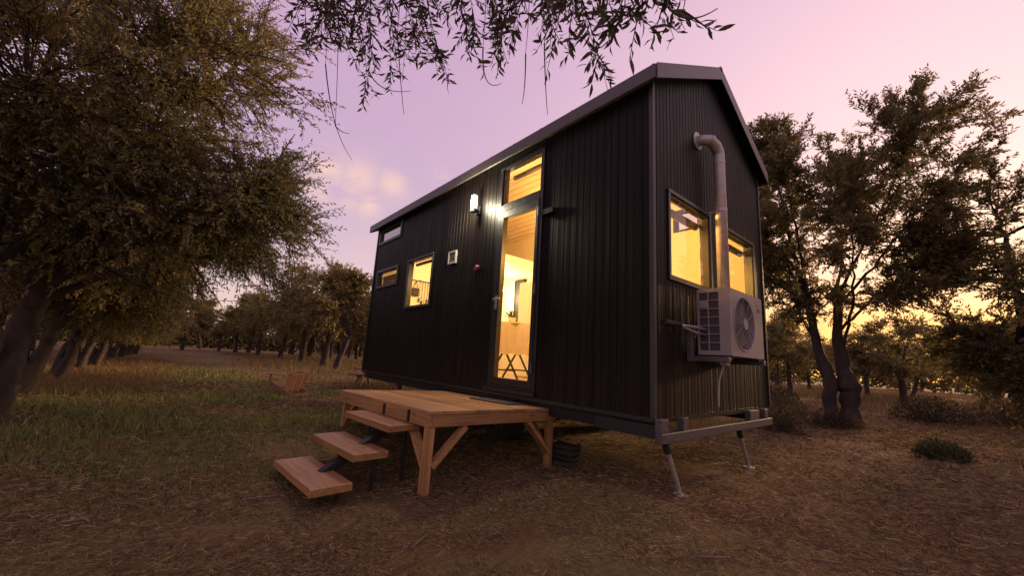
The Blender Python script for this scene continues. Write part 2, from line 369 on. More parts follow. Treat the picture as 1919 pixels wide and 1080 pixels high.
MB().bb(-L+T, -T, T, WD-T, .546, .555).build('floor', M_FLOORW, house)
MB().bb(-L+T, -3.5, T, WD-T, 2.46, 2.60).build('sleeping_loft', M_WHITE, house)
pt = MB().bb(-4.62, -4.58, T, 1.45, .555, 2.46); pt.build('partition', M_CLADIN, house)
rl = MB(); rl.tube([(-3.53, .25, 2.60), (-3.53, .25, 3.02), (-3.53, 1.30, 3.02), (-3.53, 1.36, 2.98), (-3.53, 1.36, 2.60)], .017, 8); rl.build('loft_rail', M_BLACK, house, smooth=True)
# window helper: ring of four bars in the wall opening
def window(h, wall, t=.045, pane=M_GLASS, name='window', out=.018, mull=None):
    a, b, c, d = h
    def P(mb, u0_, u1_, z0, z1, d0, d1):
        if wall == 'front': mb.bb(u0_, u1_, -d1, -d0, z0, z1)
        elif wall == 'end': mb.bb(d0, d1, u0_, u1_, z0, z1)
        else: mb.bb(u0_, u1_, WD+d0, WD+d1, z0, z1)
    m = MB(); P(m, a, b, c, c+t, -T, out); P(m, a, b, d-t, d, -T, out); P(m, a, a+t, c+t, d-t, -T, out-.002); P(m, b-t, b, c+t, d-t, -T, out-.002)
    f = m.build(name, M_FRAME, house, bevel=.004)
    s_ = MB(); q = .014                                         # sash
    P(s_, a+t, b-t, c+t, c+t+q, -.05, .004); P(s_, a+t, b-t, d-t-q, d-t, -.05, .004); P(s_, a+t, a+t+q, c+t+q, d-t-q, -.05, .003); P(s_, b-t-q, b-t, c+t+q, d-t-q, -.05, .003)
    s_.build('sash', M_FRAME, f)
    g = MB(); P(g, a+t+q, b-t-q, c+t+q, d-t-q, -.028, -.022); g.build('pane', pane, f)
    return f
window(TL, 'front', pane=M_GLASSR); window(LL, 'front'); window(MID, 'front', .035)
f = window(E1, 'end', .034); f2 = window(E2, 'end', .034)
window(BK, 'back', .03)
MB().bb(-5.56, -4.72, T+.004, T+.02, 2.80, 3.12).build('loft_blind', mat('blind_grey', (.30, .27, .29), .8), house)
# roller blinds rolled up at the heads of the end windows
M_BLIND = mat('blind_brown', (.10, .055, .03), .8, noise=.8, bscale=60)
for h in (E1, E2): MB().tube([(-.11, h[0]+.05, h[3]-.11), (-.11, h[1]-.05, h[3]-.11)], .035, 12).build('roller_blind', M_BLIND, house, smooth=True)
MB().tube([(-4.2, .12, 2.25), (-3.5, .12, 2.25)], .025, 10).build('roller_blind', M_BLIND, house, smooth=True)
MB().bb(-5.46, -4.68, T+.004, T+.012, 1.955, 2.20).build('bathroom_blind', mat('blind_straw', (.55, .36, .17), .85, noise=.25, bscale=30, stretch=(6, 1, 1)), house)
# transom and door
a, b = DOOR[0], DOOR[1]
m = MB(); m.bb(a, b, -.02, T, 3.05, 3.085); m.bb(a, a+.045, -.018, T, .55, 3.05); m.bb(b-.045, b, -.018, T, .55, 3.05); m.bb(a+.045, b-.045, -.02, T, 2.515, 2.595); m.bb(a+.045, b-.045, -.02, T, .55, .575)
m.build('door_frame', M_FRAME, house, bevel=.004)
tw = MB(); q = .015; tw.bb(a+.045, b-.045, -.004, .05, 2.595, 2.595+q); tw.bb(a+.045, b-.045, -.004, .05, 3.05-q, 3.05); tw.bb(a+.045, a+.045+q, -.003, .05, 2.595+q, 3.05-q); tw.bb(b-.045-q, b-.045, -.003, .05, 2.595+q, 3.05-q)
two = tw.build('transom_window', M_FRAME, house); MB().bb(a+.06, b-.06, .02, .026, 2.61, 3.035).build('pane', M_GLASS, two)
MB().tube([(-1.86, .13, 2.98), (-1.30, .13, 2.98)], .03, 10).build('roller_blind', mat('blind_taupe', (.30, .22, .20), .8), house, smooth=True)
dr = MB(); x0, x1 = a+.047, b-.047
dr.bb(x0, x0+.065, -.024, .04, .577, 2.513); dr.bb(x1-.040, x1, -.024, .04, .577, 2.513); dr.bb(x0+.065, x1-.040, -.024, .04, .577, .65); dr.bb(x0+.065, x1-.040, -.024, .04, 2.425, 2.513)
door = dr.build('door', M_FRAME, house, bevel=.003)
MB().bb(x0+.065, x1-.040, .005, .012, .65, 2.425).build('pane', M_GLASS, door)
hd = MB().tube([(x0+.03, -.03, 1.485), (x0+.03, -.07, 1.485), (x0+.045, -.075, 1.485), (x0+.15, -.075, 1.485)], .008, 8); hd.bb(x0+.012, x0+.048, -.032, -.0245, 1.38, 1.53)
hd.build('handle', M_GALV, door, smooth=False)
for z in (2.36, 1.55, .78): MB().tube([(x1+.012, -.035, z-.05), (x1+.012, -.035, z+.05)], .010, 8).build('hinge', M_STEEL, door)
MB().bb(-1.20, -1.05, -.035, -.002, 2.30, 2.36).build('door_holder', M_FRAME, house, bevel=.004)
MB().bb(a-.03, b+.03, -.05, -.021, .515, .548).build('door_sill', M_FRAME, house)
# corner trims
for x, y in ((0, 0), (0, WD), (-L, 0), (-L, WD)):
    sx = 1 if x == 0 else -1; sy = -1 if y == 0 else 1
    m = MB(); w = .024
    m.bb(min(x-sx*w, x+sx*.011), max(x-sx*w, x+sx*.011), min(y+sy*.004, y+sy*.011), max(y+sy*.004, y+sy*.011), ZB-.012, ZT)
    m.bb(min(x+sx*.004, x+sx*.011), max(x+sx*.004, x+sx*.011), min(y-sy*w, y+sy*.004), max(y-sy*w, y+sy*.004), ZB-.012, ZT+.0)
    m.build('corner_trim', M_CORNER, house)
MB().bb(-L, 0, -.012, -.002, ZB-.03, ZB-.001).bb(.002, .012, .0, WD, ZB-.03, ZB-.001).build('base_trim', M_FRAME, house)
# roof
OX0, OX1, OY = -L-.23, .085, .085
def roof_pt(x, y, dz): yy = y; return (x, yy, ZT+SL*min(yy, WD-yy)+dz)
for side in (0, 1):
    m = MB(); ys = (-OY, WD/2) if side == 0 else (WD+OY, WD/2)
    V = [roof_pt(x, y, dz) for x in (OX0, OX1) for y in ys for dz in (.055, .10)]
    m.add(V, [(0, 1, 3, 2), (4, 6, 7, 5), (0, 4, 5, 1), (2, 3, 7, 6), (0, 2, 6, 4), (1, 5, 7, 3)])
    rs = m.build('roof_sheet', M_ROOF, house)
    sm = MB()
    for k in range(15):
        x = OX0+.03+k*(OX1-OX0-.06)/14
        sm.bar(roof_pt(x, ys[0], .112), roof_pt(x, ys[1], .112), .018, .024)
    sm.build('standing_seam', M_ROOF, rs)
    sf = MB(); V = [roof_pt(x, y, dz) for x in (OX0+.01, OX1-.01) for y in ((-OY+.004, -.001) if side == 0 else (WD+OY-.004, WD+.001)) for dz in (.005, .05)]
    sf.add(V, [(0, 1, 3, 2), (4, 6, 7, 5), (0, 4, 5, 1), (2, 3, 7, 6), (0, 2, 6, 4), (1, 5, 7, 3)]); sf.build('soffit', M_TRIM, house)
    for x, nm in ((OX1, 1), (OX0, -1)):   # barge boards
        bg = MB(); e = .012
        V = [roof_pt(xx, y, dz) for xx in (x, x+nm*e) for y in ys for dz in (-.02, .118)]
        bg.add(V, [(0, 1, 3, 2), (4, 6, 7, 5), (0, 4, 5, 1), (2, 3, 7, 6), (0, 2, 6, 4), (1, 5, 7, 3)]); bg.build('barge_board', M_TRIM, house)
        so = MB(); V = [roof_pt(xx, y, dz) for xx in ((x, .001) if nm > 0 else (x, -L-.001)) for y in ys for dz in (.000, .012)]
        so.add(V, [(0, 1, 3, 2), (4, 6, 7, 5), (0, 4, 5, 1), (2, 3, 7, 6), (0, 2, 6, 4), (1, 5, 7, 3)]); so.build('soffit', M_CLAD, house)
    y = -OY if side == 0 else WD+OY; s_ = -1 if side == 0 else 1
    ef = MB().bb(OX0, OX1, min(y, y+s_*.02), max(y, y+s_*.02), ZT-.065, ZT+.062); ef.build('eave_fascia', M_TRIM, house, bevel=.006)
MB().tube([(OX0-.012, WD/2, ZT+SL*1.2+.10), (OX1+.012, WD/2, ZT+SL*1.2+.10)], .03, 8).build('ridge_cap', M_ROOF, house)
# wall lamp
lx, lz = -2.35, 2.75
lp = MB().bb(lx-.035, lx+.035, -.03, -.003, 2.60, 2.70).bb(lx-.012, lx+.012, -.10, -.03, 2.63, 2.655).tube([(lx, -.10, 2.615), (lx, -.10, 2.655)], .042, 16).build('wall_lamp', M_BLACK, house)
MB().tube([(lx, -.10, 2.656), (lx, -.10, 2.82), (lx, -.10, 2.83)], [.037, .037, .028], 16).build('lamp_shade', M_BULB, lp, smooth=False)
pl = bpy.data.objects.new('wall_lamp_light', bpy.data.lights.new('wall_lamp_light', 'POINT')); COL.objects.link(pl); pl.location = (lx, -.165, 2.72); pl.data.energy = 80; pl.data.color = (1, .88, .60); pl.data.shadow_soft_size = .06; pl.parent = lp
# vent, alarm
vf = MB().bb(-2.99, -2.80, -.028, -.002, 2.05, 2.07).bb(-2.99, -2.80, -.028, -.002, 2.205, 2.225).bb(-2.99, -2.97, -.028, -.002, 2.07, 2.205).bb(-2.82, -2.80, -.028, -.002, 2.07, 2.205).build('vent', M_VENT, house)
for k in range(6): MB().box((-2.895, -.014, 2.082+k*.0225), (.15, .018, .004), Matrix.Rotation(R_(35), 3, 'X')).build('slat', M_VENT, vf)
MB().tube([(-2.30, -.002, 1.905), (-2.30, -.03, 1.905), (-2.30, -.045, 1.905)], [.044, .042, .028], 18).build('alarm_bell', M_RED, house)
# flue
fl = MB(); fx = .115
path = [(-.02, .80, 2.985), (.05, .82, 2.985), (.095, .86, 2.98), (fx, .93, 2.945), (fx, .985, 2.90), (fx, .995, 2.85), (fx, .995, 1.2)]
fl.tube(path, .050, 18); flo = fl.build('flue_pipe', M_FLUE, house, smooth=True)
for p_, q_, r_ in (((.002, .80, 2.985), (.012, .80, 2.985), .085), ((fx, .995, 2.80), (fx, .995, 2.775), .0535), ((.0905, .853, 2.982), (.1, .875, 2.975), .055)): MB().tube([p_, q_], r_, 18).build('pipe_collar', M_FLUE, flo)
for z in (2.3,): MB().tube([(fx, .995, z), (fx, .995, z+.03)], .054, 18).bb(.004, .07, .985, 1.005, z+.005, z+.025).build('pipe_clamp', M_FLUE, flo)
# trailer
ch = MB()
for y in (.06, WD-.26): ch.bb(-L, .02, y, y+.08, .36, .45)
for k in range(6): ch.bb(-L+.1+k*.9, -L+.16+k*.9, .14, WD-.26, .40, .455)
ch.build('chassis_beam', M_BLACK, house)
MB().bb(.02, .075, -.03, 2.22, .335, .405).build('front_crossbar', M_STEEL, house, bevel=.006)
for y0, y1 in ((-.03, .07), (.29, .36), (1.62, 1.86), (2.02, 2.10)): MB().bb(.02, .07, y0, y1, .405, .497).build('crossbar_bracket', M_STEEL, house, bevel=.004)
MB().bb(-.5, .015, -.012, -.004, .36, .45).build('side_plate', M_BLACK, house)
for (t_, b_) in (((.05, .06, .33), (.062, .235)), ((.05, 1.38, .33), (.045, 1.59))):
    gb = gzs(*b_); j = MB().tube([t_, Vector(t_).lerp(Vector((*b_, gb)), .16)], .026, 10)
    jo = j.build('jack_leg', M_BLACK, house)
    MB().tube([Vector(t_).lerp(Vector((*b_, gb)), .14), (*b_, gb+.012)], .0165, 12).build('leg', M_GALV, jo, smooth=False)
    MB().tube([(*b_, gb-.01), (*b_, gb+.014)], .05, 14).build('foot_plate', M_GALV, jo)
for x in (-1.95, -2.75):
    for y in (.17, WD-.17):
        s_ = -1 if y < 1 else 1; rz = .31; zc = gzs(x, y)+.30
        prof = [(0, .19), (.0, .26), (.02, .30), (.06, .305), (.14, .305), (.18, .30), (.20, .26), (.20, .19)]
        V = []; n = 28
        for k in range(n):
            an = 2*math.pi*k/n
            for (w, r) in prof: V.append((x+r*math.cos(an), y-s_*(w-.02), zc+r*math.sin(an)))
        p_ = len(prof); Fs = [(k*p_+i, k*p_+(i+1) % p_, ((k+1) % n)*p_+(i+1) % p_, ((k+1) % n)*p_+i) for k in range(n) for i in range(p_)]
        wh = MB().add(V, Fs).build('wheel', M_RUBBER, house)
        rm = MB().tube([(x, y-s_*.02, zc), (x, y-s_*.08, zc)], .19, 24).tube([(x, y+s_*.02, zc), (x, y-s_*.02, zc)], .06, 12)
        for k in range(8):
            an = 2*math.pi*k/8; rm.bar((x+.05*math.cos(an), y-s_*.0, zc+.05*math.sin(an)), (x+.185*math.cos(an), y-s_*.0, zc+.185*math.sin(an)), .02, .035, side=(0, 1, 0))
        rm.build('rim', M_STEEL, wh)
MB().bb(-3.15, -1.5, -.0, .24, .44, .455).build('mudguard', M_BLACK, house)
# hanging brake cable under the floor near the front
MB().tube([(-1.0, .1, .40), (-.95, .1, .34), (-.9, .1, .37), (-.75, .1, .40), (-.66, .1, .37), (-.55, .1, .38), (-.48, .1, .42)], .008, 6).build('brake_cable', M_STEEL, house, smooth=True)
# ---- interior things
def plight(loc, e, col, size=.12, parent=None, name='room_light'):
    o = bpy.data.objects.new(name, bpy.data.lights.new(name, 'POINT')); COL.objects.link(o); o.location = loc; o.data.energy = e; o.data.color = col; o.data.shadow_soft_size = size
    if parent: o.parent = parent
    return o
def pendant(loc, label, e, col):
    t = thing('pendant_lamp', label, 'lamp', loc)
    top = roof_under(loc[1])-.03-loc[2] if loc[2] > 2.6 else 2.455-loc[2]
    MB().tube([(0, 0, .05), (0, 0, top)], .004, 6).build('cord', M_BLACK, t)
    MB().tube([(0, 0, -.045), (0, 0, -.02), (0, 0, .03), (0, 0, .055)], [.02, .04, .035, .015], 12).build('bulb', M_WARM, t, smooth=True)
    plight((0, 0, -.11), e, col, .08, t)
pendant((-.75, .55, 2.35), 'warm bare bulb hanging inside behind the end windows', 115, (1, .53, .12))
pendant((-2.6, 1.5, 3.05), 'warm bulb hanging high inside above the glass door', 62, (1, .65, .27))
pendant((-4.25, 1.95, 2.15), 'warm bulb hanging in the kitchen below the loft', 60, (1, .74, .36))
pendant((-3.75, .55, 2.2), 'warm bulb hanging inside behind the square front window', 32, (1, .72, .34))
pendant((-5.2, .9, 2.2), 'dim warm bulb in the bathroom behind the small low window', 4, (1, .55, .2))
tb = thing('folding_table', 'dark crossed leg folding table seen inside through the glass door', 'table', (-3.02, 1.22, .555), R_(20))
for s_ in (-.2, .2):
    for sg in (-1, 1): MB().bar((sg*.24, s_+.01*sg, .0), (-sg*.22, s_+.01*sg, .80), .03, .02).build('leg', M_BLACK, tb)
    MB().bar((-.20, s_, .13), (.20, s_, .13), .015, .02).build('stretcher', M_BLACK, tb)
MB().bb(-.24, .24, -.3, .3, .80, .82).build('table_top', M_CEIL, tb)
tcl = MB(); V = []; n = 25
for i in range(n):
    u = -.27+.54*i/(n-1)
    w = .012*math.sin(i*1.3)
    for (y, z) in ((-.335+w, .36+.015*math.sin(i*.8)), (-.33+w*.7, .6), (-.315, .80), (-.30, .825), (.30, .825), (.315, .80), (.33+w, .45)): V.append((u, y, z))
tcl.add(V, [(i*7+k, i*7+k+1, (i+1)*7+k+1, (i+1)*7+k) for i in range(n-1) for k in range(6)])
tc_ = tcl.build('tablecloth', M_CLOTH, smooth=True); tc_.location = (-3.02, 1.22, .555); tc_.rotation_euler = (0, 0, R_(58)); tag(tc_, 'pale linen cloth draped over the folding table inside', 'tablecloth')
pp = thing('potted_plant', 'small green potted plant standing on the cloth covered table inside', 'plant', (-3.05, 1.22, 1.382))
MB().tube([(0, 0, 0), (0, 0, .09)], [.05, .065], 14).build('pot', M_WHITE, pp)
cb = thing('tall_cabinet', 'tall white cabinet inside at the right of the door view', 'cabinet', (-3.28, 2.05, .555))
MB().bb(-.28, .28, -.25, .25, 0, 1.62).build('carcass', M_WHITE, cb, bevel=.01)
MB().bb(-.27, .0, -.268, -.252, .03, 1.59).build('door', M_WHITE, cb); MB().bb(.006, .27, -.268, -.252, .03, 1.59).build('door', M_WHITE, cb)
bk = thing('dark_wall_panel', 'tall dark narrow panel on the kitchen wall inside', 'panel', (-4.12, WD-T-.012, 1.58))
MB().bb(-.13, .13, -.02, .008, 0, .78).build('board', mat('dark_blue_panel', (.03, .03, .04), .5), bk); MB().bb(-.15, -.131, -.03, .008, -.02, .80).bb(.131, .15, -.03, .008, -.02, .80).bb(-.15, .15, -.03, .008, .781, .80).build('frame', M_BLACK, bk)
kt = thing('kitchen_rail', 'black utensil rail with hanging tools behind the square front window', 'rail', (-4.565, .22, 2.075))
MB().tube([(0, 0, 0), (0, .46, 0)], .008, 8).tube([(0, .02, 0), (-.014, .02, 0)], .006, 6).tube([(0, .44, 0), (-.014, .44, 0)], .006, 6).build('bar', M_BLACK, kt)
for k in range(6):
    y = .17+k*.05; l_ = .30+.05*((k*7) % 3); u = MB().tube([(.01, y, .01), (.012, y, -.04), (.012, y, -l_)], .005, 6); u.box((.012, y, -l_-.03), (.008, .028, .07)); u.build('utensil', M_BLACK if k % 2 else M_FRAME, kt)
pan = thing('hanging_bag', 'small dark bag hanging from the kitchen utensil rail', 'bag', (-4.55, .31, 1.80))
MB().box((.0, 0, .07), (.04, .13, .14)).build('pouch', mat('bag_cloth', (.04, .03, .025), .9), pan, bevel=.015); MB().tube([(.0, -.04, .14), (.0, 0, .255), (0, .0, .275), (0, .04, .14)], .006, 6).build('strap', M_BLACK, pan)

# ---------------------------------------------------------------- outdoor AC unit
ac = thing('air_conditioner', 'beige outdoor air conditioner with round fan bracketed on the end wall', 'air conditioner', (.18, .955, .975))
A = dict(x0=-.125, x1=.125, y0=-.36, y1=.36, h=.535)
cs = MB()
x0, x1, y0, y1, h = A['x0'], A['x1'], A['y0'], A['y1'], A['h']
# front face (x1) with a round hole: ring fan between a rectangle and a circle
fy, fz, fr, n = -.075, .268, .215, 40
sq = []; ci = []
for k in range(n):
    an = 2*math.pi*k/n+math.pi/n; c_, s_ = math.cos(an), math.sin(an)
    tt = min((y1-fy if c_ > 0 else fy-y0)/max(abs(c_), 1e-6), (h-fz if s_ > 0 else fz)/max(abs(s_), 1e-6))
    sq.append((x1, fy+c_*tt, fz+s_*tt)); ci.append((x1, fy+c_*fr, fz+s_*fr))
cor = [(x1, y1, h), (x1, y0, h), (x1, y0, 0), (x1, y1, 0)]
fm = MB(); fm.add(sq+ci, [(k, (k+1) % n, n+(k+1) % n, n+k) for k in range(n)])
for c_ in cor:
    ks = sorted(range(n), key=lambda k: (Vector(sq[k])-Vector(c_)).length)[:2]; fm.add([c_, sq[ks[0]], sq[ks[1]]], [(0, 1, 2)])
fm.add(ci+[(x1-.05, p[1], p[2]) for p in ci], [(k, (k+1) % n, n+(k+1) % n, n+k) for k in range(n)])
fm.add([(x0, y0, h), (x1, y0, h), (x1, y1, h), (x0, y1, h)], [(0, 1, 2, 3)]); fm.add([(x0, y0, 0), (x1, y0, 0), (x1, y1, 0), (x0, y1, 0)], [(0, 1, 2, 3)])
fm.add([(x0, y1, 0), (x1, y1, 0), (x1, y1, h), (x0, y1, h)], [(0, 1, 2, 3)]); fm.add([(x0, y0, 0), (x0, y1, 0), (x0, y1, h), (x0, y0, h)], [(0, 1, 2, 3)])
# side facing the door end (y0): solid strip near the front, louvre opening behind it
fm.bb(.045, x1-.001, y0-.004, y0+.01, .0, h); fm.bb(x0, .045, y0-.003, y0+.01, 0, .035); fm.bb(x0, .045, y0-.003, y0+.01, h-.03, h); fm.bb(x0, x0+.014, y0-.003, y0+.01, .035, h-.03)
fm.build('casing', M_ACW, ac)
MB().bb(x0+.014, .045, y0+.012, y0+.02, .03, h-.03).build('coil', M_ACD, ac)
for k in range(6): MB().bb(x0+.015, .044, y0-.004, y0+.006, .094+k*.068, .101+k*.068).build('louvre', M_ACW, ac)
MB().bb(-.041, -.034, y0-.006, y0+.004, .035, h-.03).build('louvre', M_ACW, ac)
MB().bb(x0+.014, -.042, y0-.012, y0+.01, .375, .435).build('grip', M_ACW, ac, bevel=.004)
MB().bb(x1-.055, x1-.05, y0+.03, y1-.03, .03, h-.03).build('fan_housing', M_ACD, ac)
fan = MB()
for k in range(3):
    an = 2*math.pi*k/3
    V = []
    for i in range(7):
        aa = an+i*.2; V += [(x1-.045, fy+.05*math.cos(aa), fz+.05*math.sin(aa)), (x1-.045+.018*i/6, fy+.19*math.cos(aa+.15), fz+.19*math.sin(aa+.15))]
    fan.add(V, [(2*i, 2*i+1, 2*i+3, 2*i+2) for i in range(6)])
fan.build('fan', M_ACG, ac)
gr = MB()
for r in np.linspace(.045, .208, 11): gr.tube([(x1+.006-.004*(r/.2), fy+r*math.cos(a_), fz+r*math.sin(a_)) for a_ in np.linspace(0, 2*math.pi, 37)], .0022, 4, False)
for k in range(12):
    an = 2*math.pi*k/12; gr.tube([(x1+.008, fy+.04*math.cos(an), fz+.04*math.sin(an)), (x1+.003, fy+.215*math.cos(an), fz+.215*math.sin(an))], .0025, 4)
gr.build('fan_grille', M_ACG, ac)
MB().tube([(x1+.002, fy, fz), (x1+.014, fy, fz)], .045, 24).build('grille_cap', M_ACW, ac)
MB().tube([(x1+.0005, fy+.222*math.cos(a_), fz+.222*math.sin(a_)) for a_ in np.linspace(0, 2*math.pi, 41)], .008, 6, False).build('grille_ring', M_ACW, ac, smooth=True)
bd = MB()
bd.bb(x1+.0005, x1+.003, .235, .285, h-.075, h-.062); bd.build('badge', M_ACG, ac)
MB().bb(x1+.0005, x1+.003, .24, .29, h-.13, h-.10).build('sticker', mat('sticker_red', (.16, .08, .08), .6), ac)
br = MB()
for y in (-.46, .30):
    br.bb(-.175, -.135, y, y+.05, -.06, .22); br.bb(-.135, .14, y, y+.05, -.055, -.015)
br.bb(-.175, -.14, -.41, .30, -.05, -.02)
br.build('bracket', M_STEEL, ac, bevel=.004)
for y in (-.28, .28): MB().bb(-.10, .11, y-.02, y+.02, -.016, .0).build('foot', M_ACD, ac)
MB().tube([(-.06, -.36, .20), (-.10, -.45, .215), (-.13, -.55, .215), (-.145, -.66, .21)], .012, 8).tube([(-.06, -.36, .16), (-.10, -.45, .17), (-.14, -.55, .20), (-.15, -.66, .215)], .009, 8).build('refrigerant_pipe', M_GALV, ac, smooth=True)
MB().tube([(-.145, -.62, .215), (-.15, -.75, .215), (-.15, -.86, .216)], .022, 8).build('pipe_insulation', M_BLACK, ac)
MB().tube([(-.05, -.02, -.0), (-.05, -.02, -.03), (-.075, -.03, -.10), (-.10, -.045, -.20), (-.105, -.05, -.30), (-.10, -.07, -.42)], .009, 8).build('drain_hose', M_VENT, ac, smooth=True)
MB().bb(-.09, -.03, -.05, .02, -.075, -.03).build('hose_valve', M_VENT, ac, bevel=.004)

# ---------------------------------------------------------------- deck
DKZ = .45
dk = thing('wooden_deck', 'low pine deck with braced posts in front of the glass door', 'deck', (-1.945, -.55, gzs(-1.945, -.55)), R_(2.2)); dk.rotation_euler = (-.022, -.011, R_(2.2))
z0 = .427-dk.location.z; DX, DY = .885, .69
nb = 10; bw = 2*DY/nb
bme = []
for k in range(nb):
    y = -DY+bw*(k+.5)
    o = MB().box((0, 0, 0), (2*DX+.016, bw-.005, .024)).build('deck_board', M_PINE, dk, bevel=.003); o.location = (random.uniform(-.003, .003), y, z0-.012+random.uniform(-.0015, .0015))
zf = z0-.025
MB().bb(-DX+.0, DX, -DY, -DY+.03, zf-.088, zf).build('fascia_board', M_PINE, dk, bevel=.003)
MB().bb(-DX+.0, DX, DY-.03, DY, zf-.088, zf).build('fascia_board', M_PINE, dk, bevel=.003)
for sx in (-1, 1): MB().bb(min(sx*DX, sx*(DX-.03)), max(sx*DX, sx*(DX-.03)), -DY+.031, DY-.031, zf-.088, zf).build('fascia_board', M_PINEY, dk, bevel=.003)
for k in range(3): MB().bb(-.4+k*.4-.02, -.4+k*.4+.02, -DY+.031, DY-.031, zf-.085, zf-.001).build('joist', M_PINEY, dk)
Mdk = Matrix.Translation(dk.location) @ dk.rotation_euler.to_matrix().to_4x4()
for sx in (-1, 1):
    for sy in (-1, 1):
        px_, py_ = sx*(DX-.032-.035), sy*(DY-.032-.033)
        if sx > 0: px_ = DX-.036
        if sx > 0 and sy < 0: py_ = -DY+.036
        w = Mdk @ Vector((px_, py_, 0)); g = gzs(w.x, w.y)-dk.location.z
        ztop_ = zf-.089 if sx > 0 else zf-.002
        MB().bb(px_-.029, px_+.029, py_-.029, py_+.029, g-.02, ztop_).build('post', M_PINEZ, dk, bevel=.003)
        if sx > 0:
            MB().bar((px_+.012, py_-sy*.03, zf-.36), (px_+.012, py_-sy*.30, zf-.075 if False else zf-.095), .032, .075, side=(1, 0, 0)).build('brace', M_PINEY, dk, bevel=.003)
            MB().bar((px_-.03, py_+.01, zf-.36), (px_-.28, py_+.01, zf-.095), .03, .07, side=(0, 1, 0)).build('brace', M_PINE, dk, bevel=.003)
        else:
            MB().bar((px_+.03, py_, zf-.33), (px_+.25, py_, zf-.095), .03, .06, side=(0, 1, 0)).build('brace', M_PINE, dk, bevel=.003)
mtt = MB().bb(-.30, .30, -.17, .17, 0, .012).build('doormat', mat('doormat_fibre', (.07, .055, .045), .95, noise=.4, bump=.8, bscale=150), bevel=.004)
mtt.location = Mdk @ Vector((.33, .46, z0+.0012)); mtt.rotation_euler = dk.rotation_euler; tag(mtt, 'dark brown doormat on the deck before the glass door', 'doormat')
# steps
st = thing('deck_steps', 'three thick pine treads on black metal stringer leading up to the deck', 'steps', (-1.49, -1.81, gzs(-1.49, -1.81)), R_(4))
Mst = Matrix.Translation(st.location) @ Matrix.Rotation(R_(4), 4, 'Z'); Mi = Mst.inverted()
TR = [(-1.64, -1.30, .33), (-1.575, -1.55, .175), (-1.46, -1.815, .035)]
for c in TR:
    q = Mi @ Vector(c); o = MB().box((0, 0, 0), (.78, .25, .046)).build('tread', M_TREAD, st, bevel=.004); o.location = (q.x, q.y, q.z-.023)
for dx in (-.14,):
    q = [Mi @ Vector(c) for c in TR]
    top = Vector((q[0].x+.10, q[0].y+.20, q[0].z+.03)); bot = Vector((q[2].x+.06, q[2].y-.02, q[2].z-.055))
    MB().bar(top, bot, .055, .05).build('stringer', M_FRAME, st)
for c in TR:
    q = Mi @ Vector(c); g = gzs(c[0], c[1])-st.location.z
    for sx in (-.3, .3): MB().bb(q.x+sx-.010, q.x+sx+.010, q.y+.06, q.y+.08, min(g-.01, q.z-.06), q.z-.047).build('tread_support', M_FRAME, st)
for wx in ((-1.66, -1.30), (-1.30, -1.26)):
    pass
for lx_ in (.18, .60):
    q = Mdk @ Vector((lx_, -DY-.006, zf-.04)); qq = Mi @ q
    MB().box(qq, (.022, .014, .085), Matrix.Rotation(R_(2.2), 3, 'Z')).build('hanger_bracket', M_BLACK, st)
# crate under the corner of the house
crt = thing('slatted_crate', 'dark weathered slatted crate beside the right deck post', 'crate', (-1.06, .28, gzs(-1.06, .28)), R_(10)); crt.scale = (.8, .8, .9)
M_OLDW = wood('weathered_wood', (.014, .011, .009), (.03, .022, .018), 0, .85)
for k in range(4): MB().bb(-.14, .14, -.10, -.088, .01+k*.052, .045+k*.052).build('slat', M_OLDW, crt)
for k in range(4): MB().bb(-.14, .14, .088, .10, .01+k*.052, .045+k*.052).build('slat', M_OLDW, crt)
for sx in (-1, 1):
    for sy in (-1, 1): MB().box((sx*.13, sy*.078, .11), (.022, .018, .22)).build('corner_post', M_OLDW, crt)
    for k in range(4): MB().bb(min(sx*.141, sx*.152), max(sx*.141, sx*.152), -.1, .1, .01+k*.052, .045+k*.052).build('slat', M_OLDW, crt)

# ---------------------------------------------------------------- garden chair and bench table
def adirondack(loc, rz, label, s=.72):
    t = thing('garden_chair', label, 'chair', loc, rz)           # faces +x
    t.scale = (s, s, s)
    for k in range(5): MB().box((0, 0, 0), (.085, .56, .018)).build('seat_slat', M_CHAIRW, t).location = (.38-k*.105, 0, .36-k*.03)
    for k in range(6):
        y = -.25+k*.10; hh = .70-.03*abs(k-2.5)
        MB().bar((-.17, y, .15), (-.33, y*1.04, hh), .085, .018, side=(1, 0, .4)).build('back_slat', M_CHAIRW, t)
    MB().bar((-.30, -.30, .60), (-.30, .30, .60), .05, .03).build('back_rail', M_CHAIRW, t)
    MB().bar((-.345, -.30, .69), (-.345, .30, .69), .05, .025).build('back_rail', M_CHAIRW, t)
    for sy in (-1, 1):
        MB().box((.08, sy*.34, .58), (.78, .12, .022)).build('armrest', M_CHAIRW, t, bevel=.005)
        MB().box((.36, sy*.33, .285), (.09, .03, .57)).build('leg', M_CHAIRW, t)
        MB().bar((.40, sy*.29, .33), (-.50, sy*.29, .05), .03, .11).build('side_rail', M_CHAIRW, t)
    MB().bar((-.47, -.28, .09), (-.47, .28, .09), .05, .03).build('stretcher', M_CHAIRW, t)
    return t
adirondack((-7.2, -.82, gzs(-7.2, -.82)-.01), R_(205), 'low slatted wooden garden chair out on the grass beyond the deck', .70)
bt = thing('picnic_table', 'low weathered wooden table with bench behind the far end of the house', 'table', (-7.75, 1.15, gzs(-7.75, 1.15)), YAW)
for k in range(4): MB().box((0, 0, 0), (1.25, .13, .03)).build('table_board', M_CHAIRW, bt).location = (0, .12+k*.135, .47)
for y in (-.28,): MB().box((0, 0, 0), (1.35, .22, .035)).build('bench_board', M_CHAIRW, bt).location = (.1, y, .36)
